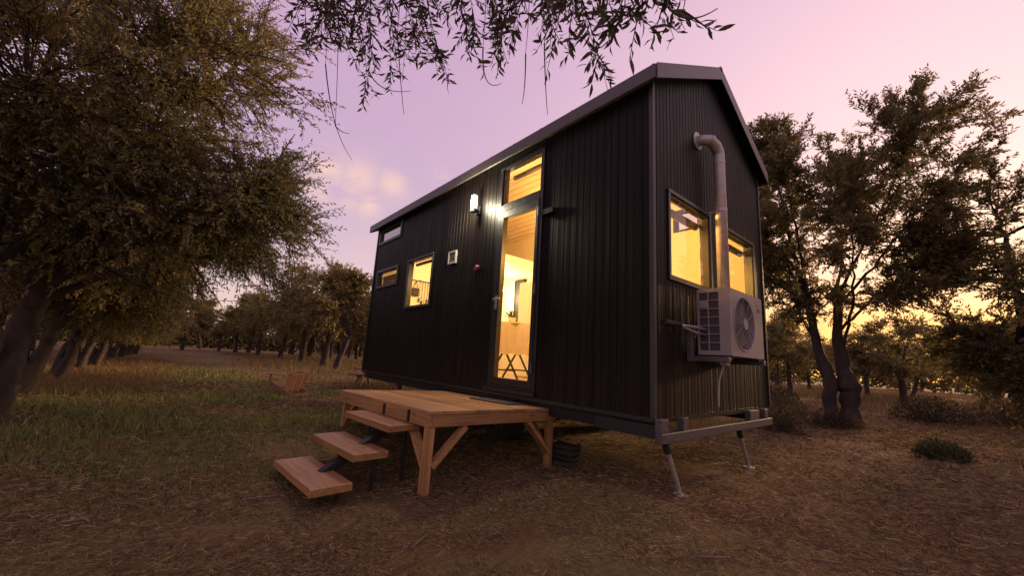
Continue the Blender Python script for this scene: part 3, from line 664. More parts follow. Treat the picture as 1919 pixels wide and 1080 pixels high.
for x in (-.42, .42):
    for sg in (-1, 1): MB().bar((x, .32+sg*.34, 0), (x, .32+sg*.10, .455), .05, .035).build('leg', M_CHAIRW, bt)
    MB().bar((x+.04, -.36, .33), (x+.04, .55, .33), .04, .05).build('cross_beam', M_CHAIRW, bt)
    MB().bar((x-.1, -.28, 0), (x+.1, -.28, .34), .05, .035).build('leg', M_CHAIRW, bt)
MB().tube([(0, 0, 0), (0, 0, .19)], [.07, .085], 14)
bu = MB().tube([(0, 0, 0), (0, 0, .2), (0, 0, .205)], [.075, .095, .085], 16).build('bucket', mat('bucket_plastic', (.025, .035, .05), .5)); bu.location = (-7.15, 1.45, gzs(-7.15, 1.45)); tag(bu, 'small dark bucket on the ground beside the picnic table', 'bucket')

# ---------------------------------------------------------------- foliage generator
def unit(v): return v/np.maximum(np.linalg.norm(v, axis=-1, keepdims=True), 1e-9)
def leaf_verts(P, Dr, Ln, Wd, rng, fold=.25):
    n = len(P); Dr = unit(Dr); a = unit(np.cross(Dr, unit(rng.normal(size=(n, 3))))); b = np.cross(Dr, a)
    L_ = Ln[:, None]; w = Wd[:, None]
    m = P+Dr*L_*.45+b*L_*.05
    V = np.stack([P, m+a*w*.5+b*w*fold, P+Dr*L_-b*L_*.04, m-a*w*.5+b*w*fold], 1)
    return V.reshape(-1, 3), np.arange(4*n).reshape(n, 4)
def olive_tint(n, rng, warm=.3, lo=.7, hi=1.4):
    c = np.array([.188, .172, .058])*rng.uniform(lo, hi, (n, 1))
    silver = rng.random(n) < .22; c[silver] = np.array([.24, .215, .12])*rng.uniform(.8, 1.25, (silver.sum(), 1))
    w = rng.random(n) < warm; c[w] = np.array([.25, .165, .048])*rng.uniform(.7, 1.25, (w.sum(), 1))
    return c
def bez(a, b, c, n):
    t = np.linspace(0, 1, n)[:, None]; return (1-t)**2*a+2*t*(1-t)*b+t*t*c
def tubes_np(paths, radii, sides):
    """many polylines (m,k,3) with radii (m,k) -> verts, quads"""
    P = np.asarray(paths); m, k, _ = P.shape; t = np.gradient(P, axis=1); t = unit(t)
    ref = np.where(np.abs(t[:, :1, 2:3]) > .9, np.array([1., 0, 0]), np.array([0, 0, 1.])); ref = np.broadcast_to(ref, t.shape)
    a = unit(np.cross(t, ref)); b = np.cross(t, a); an = np.arange(sides)*2*np.pi/sides
    V = P[:, :, None, :]+(a[:, :, None, :]*np.cos(an)[None, None, :, None]+b[:, :, None, :]*np.sin(an)[None, None, :, None])*np.asarray(radii)[:, :, None, None]
    idx = np.arange(m*k*sides).reshape(m, k, sides)
    q = np.stack([idx[:, :-1, :], np.roll(idx[:, :-1, :], -1, 2), np.roll(idx[:, 1:, :], -1, 2), idx[:, 1:, :]], -1).reshape(-1, 4)
    return V.reshape(-1, 3), q
def make_tree(seed, stems, ells, nl=6, nsub=80, ntw=9, nlf=14, leaf=.055, lw=.013, droop=.12, twl=(.22, .5), warm=.3, rs=1.0, shell=2.2, lo=.7, hi=1.4, cull=3.0, upb=.12):
    """stems: list of [points],[radii]; crown envelope: ells = [(centre, radii, weight)]. Returns wood mesh data, leaf mesh data"""
    rng = np.random.default_rng(seed); Vs = []; Qs = []; off = 0
    def addt(paths, rad, sides):
        nonlocal off
        v, q = tubes_np(paths, rad, sides); Vs.append(v); Qs.append(q+off); off += len(v)
    tips = []
    for pts, rad in stems:
        p = np.array(pts, float); k = 26; s = np.linspace(0, len(p)-1, k); P = np.stack([np.interp(s, np.arange(len(p)), p[:, i]) for i in range(3)], 1)
        P[1:-1] = (P[:-2]+2*P[1:-1]+P[2:])/4; P[:, :2] += .022*rs*np.cumsum(rng.normal(size=(k, 2)), 0)/3
        rr = np.interp(s, np.arange(len(p)), rad)*(1+.10*rng.normal(size=k)); v, q = tubes_np(P[None], rr[None], 12)
        lump = 1+.10*np.sin(np.arange(len(v))*2.1+seed)+.06*rng.normal(size=len(v)); c = np.repeat(P, 12, 0); v = c+(v-c)*lump[:, None]
        Vs.append(v); Qs.append(q+off); off += len(v); tips.append((P, rr[-1]))
    cs = np.array([e[0] for e in ells], float); ra = np.array([e[1] for e in ells], float); w = np.array([e[2] if len(e) > 2 else 1. for e in ells]); w = w/w.sum()
    pick = rng.choice(len(ells), int(nsub*cull), p=w); u = unit(rng.normal(size=(int(nsub*cull), 3))); r = rng.random((int(nsub*cull), 1))**(1/shell)
    E = cs[pick]+u*r*ra[pick]
    ph = rng.uniform(0, 6.28, (5, 1)); kk = rng.normal(size=(5, 3))*1.9; dens = np.sin(kk@E.T+ph).sum(0); E = E[np.argsort(-dens)[:nsub]]
    # limbs: k-means
    C = E[rng.choice(nsub, nl, replace=False)].copy()
    for _ in range(5):
        lab = np.argmin(((E[:, None]-C[None])**2).sum(-1), 1)
        for j in range(nl):
            if (lab == j).any(): C[j] = E[lab == j].mean(0)
    limbs = []; lr = []
    for j in range(nl):
        best = min(tips, key=lambda t: np.linalg.norm(t[0][-1, :2]-C[j, :2])); k0 = rng.integers(17, 26); s0 = best[0][k0]
        mid = (s0+C[j])/2+np.array([0, 0, .25*rs])+rng.normal(size=3)*.12*rs
        pth = bez(s0, mid, C[j], 16); pth[2:-1] += rng.normal(size=(13, 3))*.018*rs; limbs.append(pth); lr.append(np.linspace(best[1]*.6, best[1]*.15, 16))
    addt(np.array(limbs), np.array(lr), 7)
    LP = np.concatenate(limbs); LR = np.concatenate(lr); ok = np.tile(np.arange(16) > 4, nl); LP, LR = LP[ok], LR[ok]
    subs = []; srad = []
    for e in E:
        dd = np.linalg.norm(LP-e, axis=1)+rng.random(len(LP))*.35; i = np.argmin(dd); a = LP[i]
        mid = (a+e)/2+np.array([0, 0, .10*rs])+rng.normal(size=3)*.10*rs
        subs.append(bez(a, mid, e, 9)); srad.append(np.linspace(min(LR[i]*.6, .022*rs), .004*rs, 9))
    S = np.array(subs); addt(S, np.array(srad), 5)
    n = nsub*ntw; si = np.repeat(np.arange(nsub), ntw); t = rng.uniform(.30, 1, n)*8; i0 = np.minimum(t.astype(int), 7); fr = (t-i0)[:, None]
    P0 = S[si, i0]*(1-fr)+S[si, i0+1]*fr; tan = unit(S[si, i0+1]-S[si, i0]); cen = np.average(cs, 0, w)
    d = unit(tan*.6+unit(rng.normal(size=(n, 3)))*.75+unit(P0-cen)*.45+np.array([0, 0, upb])); ln = rng.uniform(*twl, n)[:, None]
    e1 = P0+d*ln*.5; e2 = P0+d*ln+np.array([0, 0, -1])*droop*ln
    TW = np.stack([P0, e1, e2], 1); addt(TW, np.broadcast_to(np.array([.0034, .0026, .0012])*rs, (n, 3)), 3)
    m = n*nlf; ti = np.repeat(np.arange(n), nlf); tt = np.tile(np.linspace(.08, 1, nlf), n)+rng.normal(size=m)*.03; tt = np.clip(tt, 0, 1)[:, None]
    A_, B_, C_ = TW[ti, 0], TW[ti, 1], TW[ti, 2]; p = (1-tt)**2*A_+2*tt*(1-tt)*B_+tt**2*C_; td = unit(2*(1-tt)*(B_-A_)+2*tt*(C_-B_))
    ld = unit(td*.75+unit(np.cross(td, rng.normal(size=(m, 3))))*.8+np.array([0, 0, -.12]))
    lv, lq = leaf_verts(p, ld, leaf*rng.uniform(.65, 1.2, m), lw*rng.uniform(.75, 1.25, m), rng)
    tw_t = np.repeat(rng.uniform(.75, 1.25, n), nlf)[:, None]
    tint = np.repeat(olive_tint(m, rng, warm, lo, hi)*tw_t, 4, 0)
    return np_mesh('olive_trunk', np.concatenate(Vs), np.concatenate(Qs), smooth=True), np_mesh('olive_crown', lv, lq, col=tint)
def place_tree(data, loc, rz, sc, label, group=None, m_leaf=M_LEAF):
    t = thing('olive_tree', label, 'tree', loc, rz, group); t.scale = (sc, sc, sc) if isinstance(sc, (int, float)) else sc
    link('trunk', data[0], M_BARK, t); link('crown', data[1], m_leaf, t); return t

# left row: big near trees (crowns sweep low over the grass)
rowA = make_tree(11, [([(0, 0, -.1), (.05, .05, .5), (-.05, .1, 1.0), (.1, .15, 1.5)], [.12, .095, .085, .06]), ([(0, 0, -.1), (.1, -.05, .5), (.3, -.1, 1.0), (.6, -.1, 1.6)], [.10, .085, .07, .05])],
    [((0, .1, 2.9), (2.1, 2.1, 1.9), 1), ((-.3, 1.1, 2.0), (2.0, 1.2, 1.0), .35), ((0, 0.2, 4.2), (1.9, 1.9, 1.3), .4), ((-1.2, .2, 2.4), (1.5, 1.7, 1.3), .35), ((.9, .6, 2.9), (1.3, 1.6, 1.4), .35), ((.0, 1.6, 2.0), (1.5, .9, .9), .28)], nl=14, nsub=1000, cull=1.55, ntw=15, nlf=13, leaf=.047, lw=.015, droop=.10, upb=.22, twl=(.14, .36), warm=.32, shell=2.6)
rowB = make_tree(12, [([(0, 0, -.1), (-.05, .05, .5), (.1, .15, 1.0), (.25, .35, 1.7)], [.12, .095, .08, .055]), ([(.05, -.05, -.1), (-.1, -.1, .6), (-.35, -.05, 1.1), (-.6, -.1, 1.7)], [.10, .08, .065, .05])],
    [((0, .1, 2.8), (2.2, 2.2, 1.8), 1), ((0, .9, 1.8), (1.9, 1.3, .9), .45)], nl=8, nsub=420, ntw=14, nlf=13, cull=1.8, leaf=.062, lw=.020, droop=.12, twl=(.15, .42), warm=.32, shell=2.6)
place_tree(rowA, (-4.35, -3.82, gzs(-4.35, -3.82)), 0, 1.05, 'large olive tree nearest the camera in the row along the left')
LROW = [(-8.0, -4.3, .35, 1.06), (-11.2, -4.4, -.3, 1.0), (-13.9, -4.5, .2, .98), (-17.8, -4.6, -.2, 1.0), (-22.3, -4.6, .4, 1.02), (-26.5, -4.6, 0, 1), (-30.8, -4.6, .3, 1), (-35.5, -4.6, -.3, 1)]
GL = 'olive trees in the row along the left of the grass'
LB = ['olive tree second in the left row with low hanging crown', 'olive tree third in the left row behind the two nearest ones', 'olive tree fourth in the left row, dark forked trunk above dry grass',
      'olive tree fifth in the left row, trunk standing in dry weeds', 'olive tree sixth in the left row, slim trunk in the dry grass', 'olive tree seventh in the left row, far along the grass', 'olive tree eighth in the left row, near its far end', 'farthest olive tree of the left row at the end of the grass']
for (x, y, rz, s_), lb in zip(LROW, LB): place_tree(rowB, (x, y, gzs(x, y)), rz, s_, lb, GL)
place_tree(rowB, (6.6, 4.4, gzs(6.6, 4.4)), 3.6, 1.1, 'unseen olive tree added off to the right to darken the end wall', GL)  # out of view; added to screen sky light from the end wall
# right twin trunk tree
rgt = make_tree(21, [([(-.10, -.05, -.1), (-.12, -.02, .35), (-.10, .0, .75), (-.22, .05, 1.2), (-.30, .05, 1.9), (-.35, .1, 2.7)], [.13, .105, .12, .085, .07, .05]), ([(.13, .05, -.1), (.14, .05, .4), (.16, .06, .62), (.05, .05, .95), (.05, .02, 1.6), (.15, .0, 2.5)], [.15, .125, .165, .10, .085, .06])],
    [((.0, .0, 4.0), (2.0, 1.9, 2.3), 1), ((-1.2, 0, 3.4), (1.0, 1.1, 1.2), .28), ((1.2, 0, 3.2), (1.1, 1.2, 1.2), .3), ((1.4, .1, 4.9), (1.3, 1.4, 1.6), .28), ((-.9, .0, 5.4), (.7, .8, 1.0), .12)], nl=14, cull=1.25, upb=.4, nsub=560, ntw=12, nlf=16, leaf=.08, lw=.026, droop=.08, twl=(.15, .36), warm=.25, shell=2.0, lo=.6, hi=1.2)
place_tree(rgt, (-.22, 7.0, gzs(-.22, 7.0)), .2, 1.03, 'tall twin trunk olive tree standing in dry grass right of the house')
rg2 = make_tree(22, [([(0, 0, -.1), (.05, .1, .5), (-.1, .1, 1.1), (-.2, .2, 1.7)], [.2, .16, .14, .1]), ([(.0, 0, -.1), (.15, -.1, .5), (.4, -.1, 1.2)], [.15, .13, .09])],
    [((.0, 0, 2.6), (1.9, 1.9, 1.9), 1), ((-.6, -.4, 1.4), (1.4, 1.3, 1.0), .75)], nl=8, nsub=290, ntw=12, nlf=14, leaf=.075, lw=.024, droop=.12, twl=(.15, .38), warm=.2, shell=2.6, lo=.5, hi=1.0)
place_tree(rg2, (2.35, 8.0, gzs(2.35, 8.0)), 1.0, 1.08, 'dense dark olive tree with low crown at the far right')
# orchard behind
far = []
for sd in (31, 32, 33):
    rr = np.random.default_rng(sd); b1 = rr.uniform(-.25, .25, 2)
    far.append(make_tree(sd, [([(0, 0, -.15), (b1[0]*.4, b1[1]*.4, .6), (b1[0], b1[1], 1.2), (b1[0]*1.5, b1[1]*1.5, 1.8)], [.17, .13, .12, .08])], [((0, 0, 2.9), (2.2, 2.2, 1.55), 1), ((rr.uniform(-.6, .6), rr.uniform(-.6, .6), 4.0), (1.1, 1.1, .8), .2)], nl=6, nsub=130, ntw=10, nlf=9, leaf=.14, lw=.06, droop=.1, twl=(.25, .6), warm=.35, shell=2.4))
rr = np.random.default_rng(5); cand = []
for (x, y) in ((-20.2, 3.9), (-24.6, 4.5), (-28.8, 4.2), (-33, 5.2), (-37.5, 4.4), (-42, 3.4), (-47, 3.2), (-52, 2.6), (-58, 1.5), (-64, 0)): cand.append((x, y))
for y in (9.2, 14.2, 19.2, 24.5):
    for x in np.arange(-60, -9, 4.7): cand.append((x+rr.uniform(-.5, .5), y+rr.uniform(-.5, .5)))
for (x, y) in ((-3.5, 16.8), (-.4, 19.0), (3.0, 18.0), (-6.8, 21.5), (-2.2, 24.5), (1.6, 24.0), (5.2, 23.5), (-5.5, 28.5), (-1.0, 30), (3.4, 29.5), (-8.8, 34), (-4.4, 35), (.4, 36), (-9, 8.7), (-5, 8.9), (-13.5, -8.8), (-18, -9.2), (-23, -9), (-28, -9.3), (-33, -8.8), (-38, -9.2), (-44, -9), (-50, -6), (-53, -2)): cand.append((x, y))  # the pair close behind the house is unseen, added to block low sun
GO = 'olive trees of the orchard behind the house'
def seen(x, y):
    az = math.degrees(math.atan2(y-CAM.y, x-CAM.x)); d_ = math.hypot(x-CAM.x, y-CAM.y); m_ = math.degrees(2.6/d_)
    return (157-m_ < az < 182+m_) or (84-m_ < az < 107+m_)
ki = ri = rj = 0
RL = ['nearest olive tree of the row left of the house, leaning slim trunk', 'second olive tree of the row beyond the house', 'third olive tree of the row beyond the house', 'fourth olive tree of the row beyond the house',
      'fifth olive tree of the row beyond the house', 'sixth olive tree of the row beyond the house', 'seventh olive tree of the row beyond the house', 'eighth olive tree of the row, far along the grass', 'ninth olive tree of the row, near its far end', 'last olive tree at the far end of the row']
RR = ['small olive tree with a short dark trunk seen between house and twin trunks', 'olive tree framed between the two trunks of the big olive',
      'olive tree in the dry grass right of the twin trunks', 'olive tree deep in the glow left of the twin trunks', 'olive tree deep in the glow behind the twin trunks', 'olive tree deep in the glow right of the twin trunks', 'olive tree farthest right in the glowing back rows', 'far olive tree hazy in the sunset glow behind the others']
for x, y in cand:
    if not (seen(x, y) or y < -5 or (y < 9 and -10 < x < -4)): continue
    if x > -8 and y > 35.5: continue
    s_ = rr.uniform(.92, 1.15)*(1.24 if x < -8 else .74)
    if x < -19 and 0 <= y < 6: lb = RL[min(ri, len(RL)-1)]; ri += 1
    elif x > -8 and y > 9: lb = RR[min(rj, len(RR)-1)]; rj += 1
    elif y < 0: lb = 'olive tree of the second row behind the row along the left'
    else: lb = 'olive tree in the back rows of the orchard beyond the house, dark rounded crown'
    place_tree(far[ki % 3], (x, y, gzs(x, y)), rr.uniform(0, 6.28), (s_, s_, s_*rr.uniform(.92, 1.08)), lb, GO, M_LEAFF); ki += 1

def woods(name, pts, n, h, sz):
    r_ = np.random.default_rng(3); i = r_.uniform(0, len(pts)-1.001, n); k = i.astype(int); f = (i-k)[:, None]; p = np.array(pts, float); P = p[k]*(1-f)+p[k+1]*f
    top = h*(.72+.28*np.sin(i*9.1)*np.sin(i*3.7+1)+.12*np.sin(i*31)); P3 = np.stack([P[:, 0]+r_.normal(size=n)*1.5, P[:, 1]+r_.normal(size=n)*1.5, gz(P[:, 0], P[:, 1])+top*r_.random(n)**.7], 1)
    lv, lq = leaf_verts(P3, r_.normal(size=(n, 3)), sz*r_.uniform(.6, 1.4, n), sz*.6*r_.uniform(.6, 1.3, n), r_)
    link(name, np_mesh(name, lv, lq, col=np.repeat(olive_tint(n, r_, .35, .6, 1.2), 4, 0)), M_LEAFF, kind='stuff')
woods('distant_woods', [(-50, -60), (-66, -36), (-75, -14), (-78, 2), (-72, 22), (-60, 42), (-38, 56), (-12, 60), (14, 58), (40, 50)], 80000, 4.6, .5)
# ---------------------------------------------------------------- overhanging branches close above the camera
ov = thing('overhanging_branch', 'drooping olive branch with narrow dark leaves hanging down from above', 'branch', at(950, -190, 1.9))
ovl = ov.location
r2 = np.random.default_rng(77)
main = [at(430, -190, 3.5), at(620, -150, 3.1), at(800, -150, 2.8), at(1000, -130, 2.5), at(1180, -120, 2.15), at(1330, -90, 1.85)]
MB().tube([p-ovl for p in main], [.03, .026, .022, .018, .012, .005], 8).build('limb', M_TWIG, ov, smooth=True)
mp_ = np.array([tuple(p) for p in main])
def on_main(px):
    xs = [430, 620, 800, 1000, 1180, 1330]; return np.array([np.interp(px, xs, mp_[:, i]) for i in range(3)])
env_x = [560, 640, 700, 760, 860, 930, 1000, 1050, 1100, 1180, 1250, 1370]
env_y = [60, 190, 140, 150, 170, 120, 140, 200, 110, 75, 45, 30]
twp = []; lfP = []; lfD = []; lfS = []
tops = list(r2.uniform(555, 1120, 46))+[1125, 1150, 1170, 1195, 1215, 1235, 1255, 1280]
for tx in tops:
    dist = float(np.interp(tx, [560, 1000, 1200, 1340], [3.0, 2.5, 2.1, 1.75]))*r2.uniform(.93, 1.07)
    yb = float(np.interp(tx, env_x, env_y))*r2.uniform(.30, 1.08); bx = tx+r2.normal()*48+(0 if tx > 1120 else 8)
    a = on_main(tx+r2.normal()*20); e = np.array(at(bx, yb, dist)); mid = (a+e)/2+r2.normal(size=3)*.13+np.array([0, 0, .03]); pth = bez(a, mid, e, 10); twp.append(pth)
    nl_ = int(np.linalg.norm(e-a)/.021); tt = r2.uniform(.1, 1, nl_)**.7
    for q in tt:
        i = min(int(q*9), 8); p = pth[i]+(pth[i+1]-pth[i])*(q*9-i); td = unit(pth[i+1]-pth[i]); lfP.append(p); lfD.append(unit(td*.4+unit(np.cross(td, r2.normal(size=3)))*.9)); lfS.append(.070*r2.uniform(.55, 1.15))
    for _ in range(4):                                            # side twigs
        q = r2.uniform(.25, .95); i = int(q*9); s0 = pth[i]; dd = unit(unit(pth[i+1]-pth[i])+r2.normal(size=3)*.9); e2 = s0+dd*r2.uniform(.08, .18)+np.array([0, 0, -.03]); b2 = bez(s0, (s0+e2)/2, e2, 10); twp.append(b2)
        for k in range(9):
            lfP.append(b2[min(k+1, 9)]); lfD.append(unit(dd*.8+unit(np.cross(dd, r2.normal(size=3)))*.7)); lfS.append(.064*r2.uniform(.6, 1.1))
for pts in (((745, 60, 2.3), (750, 140, 2.3), (757, 215, 2.3)), ((610, 120, 2.5), (628, 230, 2.5), (660, 300, 2.45)), ((628, 235, 2.5), (640, 246, 2.5), (655, 250, 2.5)), ((905, 90, 2.0), (912, 150, 2.0), (940, 156, 2.0)), ((1020, 80, 1.9), (1022, 150, 1.9), (1026, 215, 1.9)), ((985, 100, 2.0), (983, 160, 2.0), (978, 195, 2.0)), ((1250, 10, 1.35), (1290, 34, 1.32), (1345, 15, 1.3)), ((1280, 20, 1.3), (1310, 40, 1.3), (1335, 62, 1.3)), ((690, 130, 2.35), (720, 165, 2.35), (770, 170, 2.35))):
    q = [np.array(at(*k)) for k in pts]; twp.append(bez(q[0], 2*q[1]-(q[0]+q[2])/2, q[2], 10)); twp.append(bez(on_main(pts[0][0]), (on_main(pts[0][0])+q[0])/2+np.array([.03, .02, .03]), q[0], 10))
V_, Q_ = tubes_np(np.array(twp)-np.array(ovl), np.broadcast_to(np.linspace(.0032, .0012, 10), (len(twp), 10)), 5)
link('twigs', np_mesh('twigs', V_, Q_, smooth=True), M_TWIG, ov, kind='stuff')
lfP, lfD, lfS = np.array(lfP), np.array(lfD), np.array(lfS)
dist = np.linalg.norm(lfP-np.array(CAM), axis=1); order = np.argsort(dist/lfS)
def leaf_mesh(v):
    m = MB(); V = []
    for i, (t_, w) in enumerate(((0, .0), (.15, .55), (.4, 1), (.7, .8), (1, 0))):
        for s_ in (-1, 0, 1): V.append((t_, s_*w*.13, (.05 if s_ else 0)*w-.18*v*t_*t_))
    m.add(V, [(i*3+k, i*3+k+1, i*3+k+4, i*3+k+3) for i in range(4) for k in range(2)])
    me = bpy.data.meshes.new('leaf'); me.from_pydata(m.v, [], m.f); a = me.attributes.new('tint', 'FLOAT_COLOR', 'POINT')
    c = [(.055, .05, .028), (.075, .065, .035), (.10, .085, .055), (.05, .042, .026)][v % 4]
    for d in a.data: d.color = (*c, 1)
    me.shade_smooth(); me.materials.append(M_LEAF); return me
lms = [leaf_mesh(v) for v in range(4)]
for k, i in enumerate(order[:300]):
    o = bpy.data.objects.new('leaf', lms[k % 4]); COL.objects.link(o); o.parent = ov; x = Vector(lfD[i]); y = x.cross(Vector(r2.normal(size=3))).normalized(); z = x.cross(y)
    o.matrix_local = Matrix.Translation(Vector(lfP[i])-ovl) @ Matrix((x, y, z)).transposed().to_4x4() @ Matrix.Scale(float(lfS[i]), 4)
rest = order[300:]
lv, lq = leaf_verts(lfP[rest]-np.array(ovl), lfD[rest], lfS[rest], lfS[rest]*.24, r2)
link('leaves', np_mesh('leaves', lv, lq, col=np.repeat(np.array([[.07, .06, .034]])*r2.uniform(.6, 1.4, (len(rest), 1)), 4, 0)), M_LEAF, ov, kind='stuff')

# ---------------------------------------------------------------- house plant leaves
pv, pq = leaf_verts(np.tile([[0, 0, .09]], (40, 1))+r2.normal(size=(40, 3))*.02, r2.normal(size=(40, 3))+np.array([0, 0, 1.1]), r2.uniform(.07, .15, 40), r2.uniform(.02, .035, 40), r2)
link('foliage', np_mesh('foliage', pv, pq, col=np.array([.10, .16, .04])), M_PLANT, pp)

# ---------------------------------------------------------------- grass, straw and weeds
rg = np.random.default_rng(99)
def polar(n, r0_, r1_, a0=78, a1=208, p=1.0):
    r = np.exp(rg.uniform(np.log(r0_), np.log(r1_), n)*1.0); a = np.radians(rg.uniform(a0, a1, n)); return CAM.x+r*np.cos(a), CAM.y+r*np.sin(a), r
def under(x, y): return (x > -5.6) & (x < -.05) & (y > .1) & (y < 2.35)
def greenness(x, y):
    g = vnoise(x, y, 1.6, 4)*.75+vnoise(x, y, 5.5, 5)*.5
    g = g+.95*np.clip((-x-.6)/2.4, 0, 1)*np.clip((.2-y)/1.2, 0, 1)-.55*np.clip((y+1.8)/1.5, 0, 1)*(x > -2.5)
    return g
def straw_tint(n, b=1.0): 
    c = np.array([.37, .255, .115])*rg.uniform(.25, 1.35, (n, 1)); k = rg.random(n) < .08; c[k] = np.array([.60, .48, .34])*rg.uniform(.6, 1.1, (k.sum(), 1)); k = rg.random(n) < .36; c[k] = np.array([.075, .040, .028])*rg.uniform(.5, 1.3, (k.sum(), 1)); return c*b
# lying straw and leaf litter
x, y, r = polar(330000, 1.0, 14); k = (vnoise(x, y, 1.7, 8)+.5*vnoise(x, y, 6, 9) > -.25) | (rg.random(len(x)) < .35); x, y, r = x[k], y[k], r[k]; n = len(x)
sz = np.clip(r/2.6, .6, 4.0); a = rg.uniform(0, 6.28, n); d = np.stack([np.cos(a), np.sin(a), rg.normal(size=n)*.22], 1)
P = np.stack([x, y, gz(x, y)+rg.uniform(.0, .016, n)*sz], 1)
lv, lq = leaf_verts(P, d, rg.uniform(.010, .075, n)*sz**.75, rg.uniform(.0011, .0036, n)*sz, rg, .1)
link('straw_litter', np_mesh('straw_litter', lv, lq, col=np.repeat(straw_tint(n), 4, 0)), M_GRASS, kind='stuff')
# upright blades
def blades(x, y, h, w, tint, lean=.5):
    n = len(x); a = rg.uniform(0, 6.28, n); a2 = rg.uniform(0, 6.28, n); ln = rg.uniform(.1, 1, n)*lean; P = np.stack([x, y, gz(x, y)-.004], 1)
    s = np.stack([np.cos(a), np.sin(a), 0*a], 1)*w[:, None]*.5; d = np.stack([np.cos(a2)*ln, np.sin(a2)*ln, np.ones(n)], 1); d2 = np.stack([np.cos(a2)*ln*2.6, np.sin(a2)*ln*2.6, np.ones(n)*.75], 1)
    m = P+d*h[:, None]*.5; e = m+unit(d2)*h[:, None]*.55
    V = np.stack([P-s, P+s, m+s*.75, m-s*.75, e], 1).reshape(-1, 3); b = np.arange(n)*5
    return V, np.stack([b, b+1, b+2, b+3], 1), np.stack([b+3, b+2, b+4], 1), np.repeat(tint, 5, 0)
x, y, r = polar(300000, 1.0, 26); g = greenness(x, y)+rg.normal(size=len(x))*.25
keep = (~under(x, y)) & ((g > .52) | (rg.random(len(x)) < .16)); x, y, r, g = x[keep], y[keep], r[keep], g[keep]; n = len(x)
gt = np.array([.135, .17, .042])*rg.uniform(.6, 1.5, (n, 1)); dry = (rg.random(n) < .25) | (g < .55); gt[dry] = straw_tint(int(dry.sum()), .9)
h = rg.uniform(.018, .06, n)*np.clip(r/3.2, .7, 2.4)*np.clip(.45+g*.6, .6, 1.7); V, q, t_, c = blades(x, y, h, .0032*np.clip(r/2.2, .7, 6), gt, .8)
link('grass', np_mesh('grass', V, q, t_, col=c), M_GRASS, kind='stuff')
# tall dry weeds at the field edges
def weeds(name, n, fx, tint0, hh, ww=.006):
    x, y = fx(n); h = rg.uniform(.3, 1, n)*hh; r = np.hypot(x-CAM.x, y-CAM.y)
    V, q, t_, c = blades(x, y, h, ww*np.clip(r/5, .8, 4), np.array(tint0)*rg.uniform(.5, 1.4, (n, 1)), .55); link(name, np_mesh(name, V, q, t_, col=c), M_GRASS, kind='stuff')
def clumped(n, x0, x1, y0, y1, k, sp):
    cx = rg.uniform(x0, x1, k); cy = rg.uniform(y0, y1, k); i = rg.integers(0, k, n); return cx[i]+rg.normal(size=n)*sp, cy[i]+rg.normal(size=n)*sp
weeds('dry_weeds', 16000, lambda n: clumped(n, -24, -7.5, -5.4, -3.0, 150, .35), (.22, .145, .065), .24)
weeds('dry_weeds', 9000, lambda n: clumped(n, -2.5, 3.6, 5.2, 16, 120, .30), (.23, .155, .07), .17)
weeds('dry_weeds', 15000, lambda n: clumped(n, -45, -12, 1.0, 9, 260, .6), (.20, .145, .065), .32)
weeds('dry_weeds', 16000, lambda n: clumped(n, -9, 6, 15, 40, 220, .7), (.19, .13, .06), .4)
weeds('dry_weeds', 14000, lambda n: clumped(n, -7, -.9, 2.8, 4.4, 120, .25), (.17, .125, .055), .24)  # added behind the house to stop low sun reaching under the floor
weeds('dry_weeds', 6000, lambda n: clumped(n, -10, -6, .6, 4, 60, .3), (.16, .12, .05), .22)
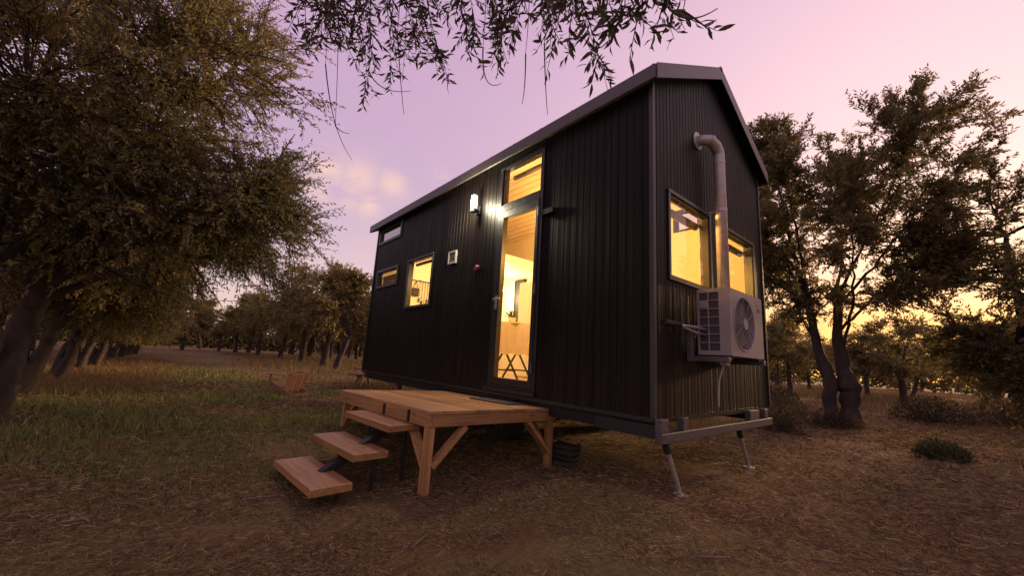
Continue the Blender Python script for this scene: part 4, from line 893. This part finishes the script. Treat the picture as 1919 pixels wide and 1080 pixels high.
# low bushes round the twin trunk tree and at the right
def bush(loc, r, n, label, c0, leaf=.05):
    P = unit(rg.normal(size=(n, 3)))*rg.random((n, 1))**.45*np.array([r, r, r*.85]); P[:, 2] = np.abs(P[:, 2])+.02; d = unit(P*1.2+rg.normal(size=(n, 3))*.25+np.array([0, 0, .25]))
    lv, lq = leaf_verts(P, d, leaf*rg.uniform(.6, 1.3, n), .28*leaf*rg.uniform(.6, 1.2, n), rg); t = thing('low_bush', label, 'bush', loc)
    link('foliage', np_mesh('foliage', lv, lq, col=np.repeat(np.array(c0)*rg.uniform(.5, 1.5, (n, 1)), 4, 0)), M_GRASS, t)
    st_ = np.stack([np.zeros((24, 3)), P[:24]*.5, P[:24]*.95], 1); v, q = tubes_np(st_, np.broadcast_to(np.array([.006, .004, .002]), (24, 3)), 3); link('stem', np_mesh('stem', v, q), M_TWIG, t)
bush((-.85, 5.95, gzs(-.85, 5.95)-.02), .55, 3200, 'low dry bush left of the twin trunk olive tree', (.075, .062, .032))
bush((-.15, 6.25, gzs(-.15, 6.25)-.02), .38, 2000, 'low dry bush right at the foot of the twin trunk olive tree', (.085, .060, .034))
bush((-.55, 4.6, gzs(-.55, 4.6)-.02), .30, 1500, 'small bush in the dry grass behind the house corner', (.070, .060, .030))
bush((1.15, 4.35, gzs(1.15, 4.35)-.02), .24, 1300, 'small green tuft by the right edge of the dry ground', (.085, .085, .034), .07)
bush((.75, 10.4, gzs(.75, 10.4)-.02), .7, 3000, 'dark bush under the dense olive tree at the right', (.055, .050, .026), .07)
bush((2.0, 11.3, gzs(2.0, 11.3)-.02), .8, 3000, 'dry scrub at the far right below the dense olive tree', (.085, .068, .034), .08)
bush((-2.6, 11.6, gzs(-2.6, 11.6)-.02), .7, 2600, 'low scrub in the field between house wall and twin trunks', (.085, .066, .032), .08)
# fallen sticks
for k, (px_, py_, an, ln) in enumerate(((-.35, -1.62, 2.2, .22), (.55, -.6, .8, .16), (.62, 3.75, 2.5, .5), (-1.35, -2.2, 1.5, .18), (.75, .3, 1.9, .14), (.9, -.15, .5, .12))):
    p0 = Vector((px_, py_, gzs(px_, py_)+.012)); p1 = p0+Vector((math.cos(an)*ln, math.sin(an)*ln, 0)); p1.z = gzs(p1.x, p1.y)+.018; md = (p0+p1)/2+Vector((.01, -.012, .006))
    o = MB().tube([p0, md, p1], [.006, .005, .003], 6).build('fallen_stick', mat('stick_wood', (.17, .11, .08), .9, noise=.3), smooth=True)
    tag(o, ['pale curved stick lying left of the steps', 'small stick on bare soil in front of the house corner', 'long pale stick lying in front of the twin trunk tree', 'thin stick lying in the grass beside the bottom tread', 'short stick on the litter below the jack leg', 'tiny stick lying on the bare ground at front right'][k], 'stick')
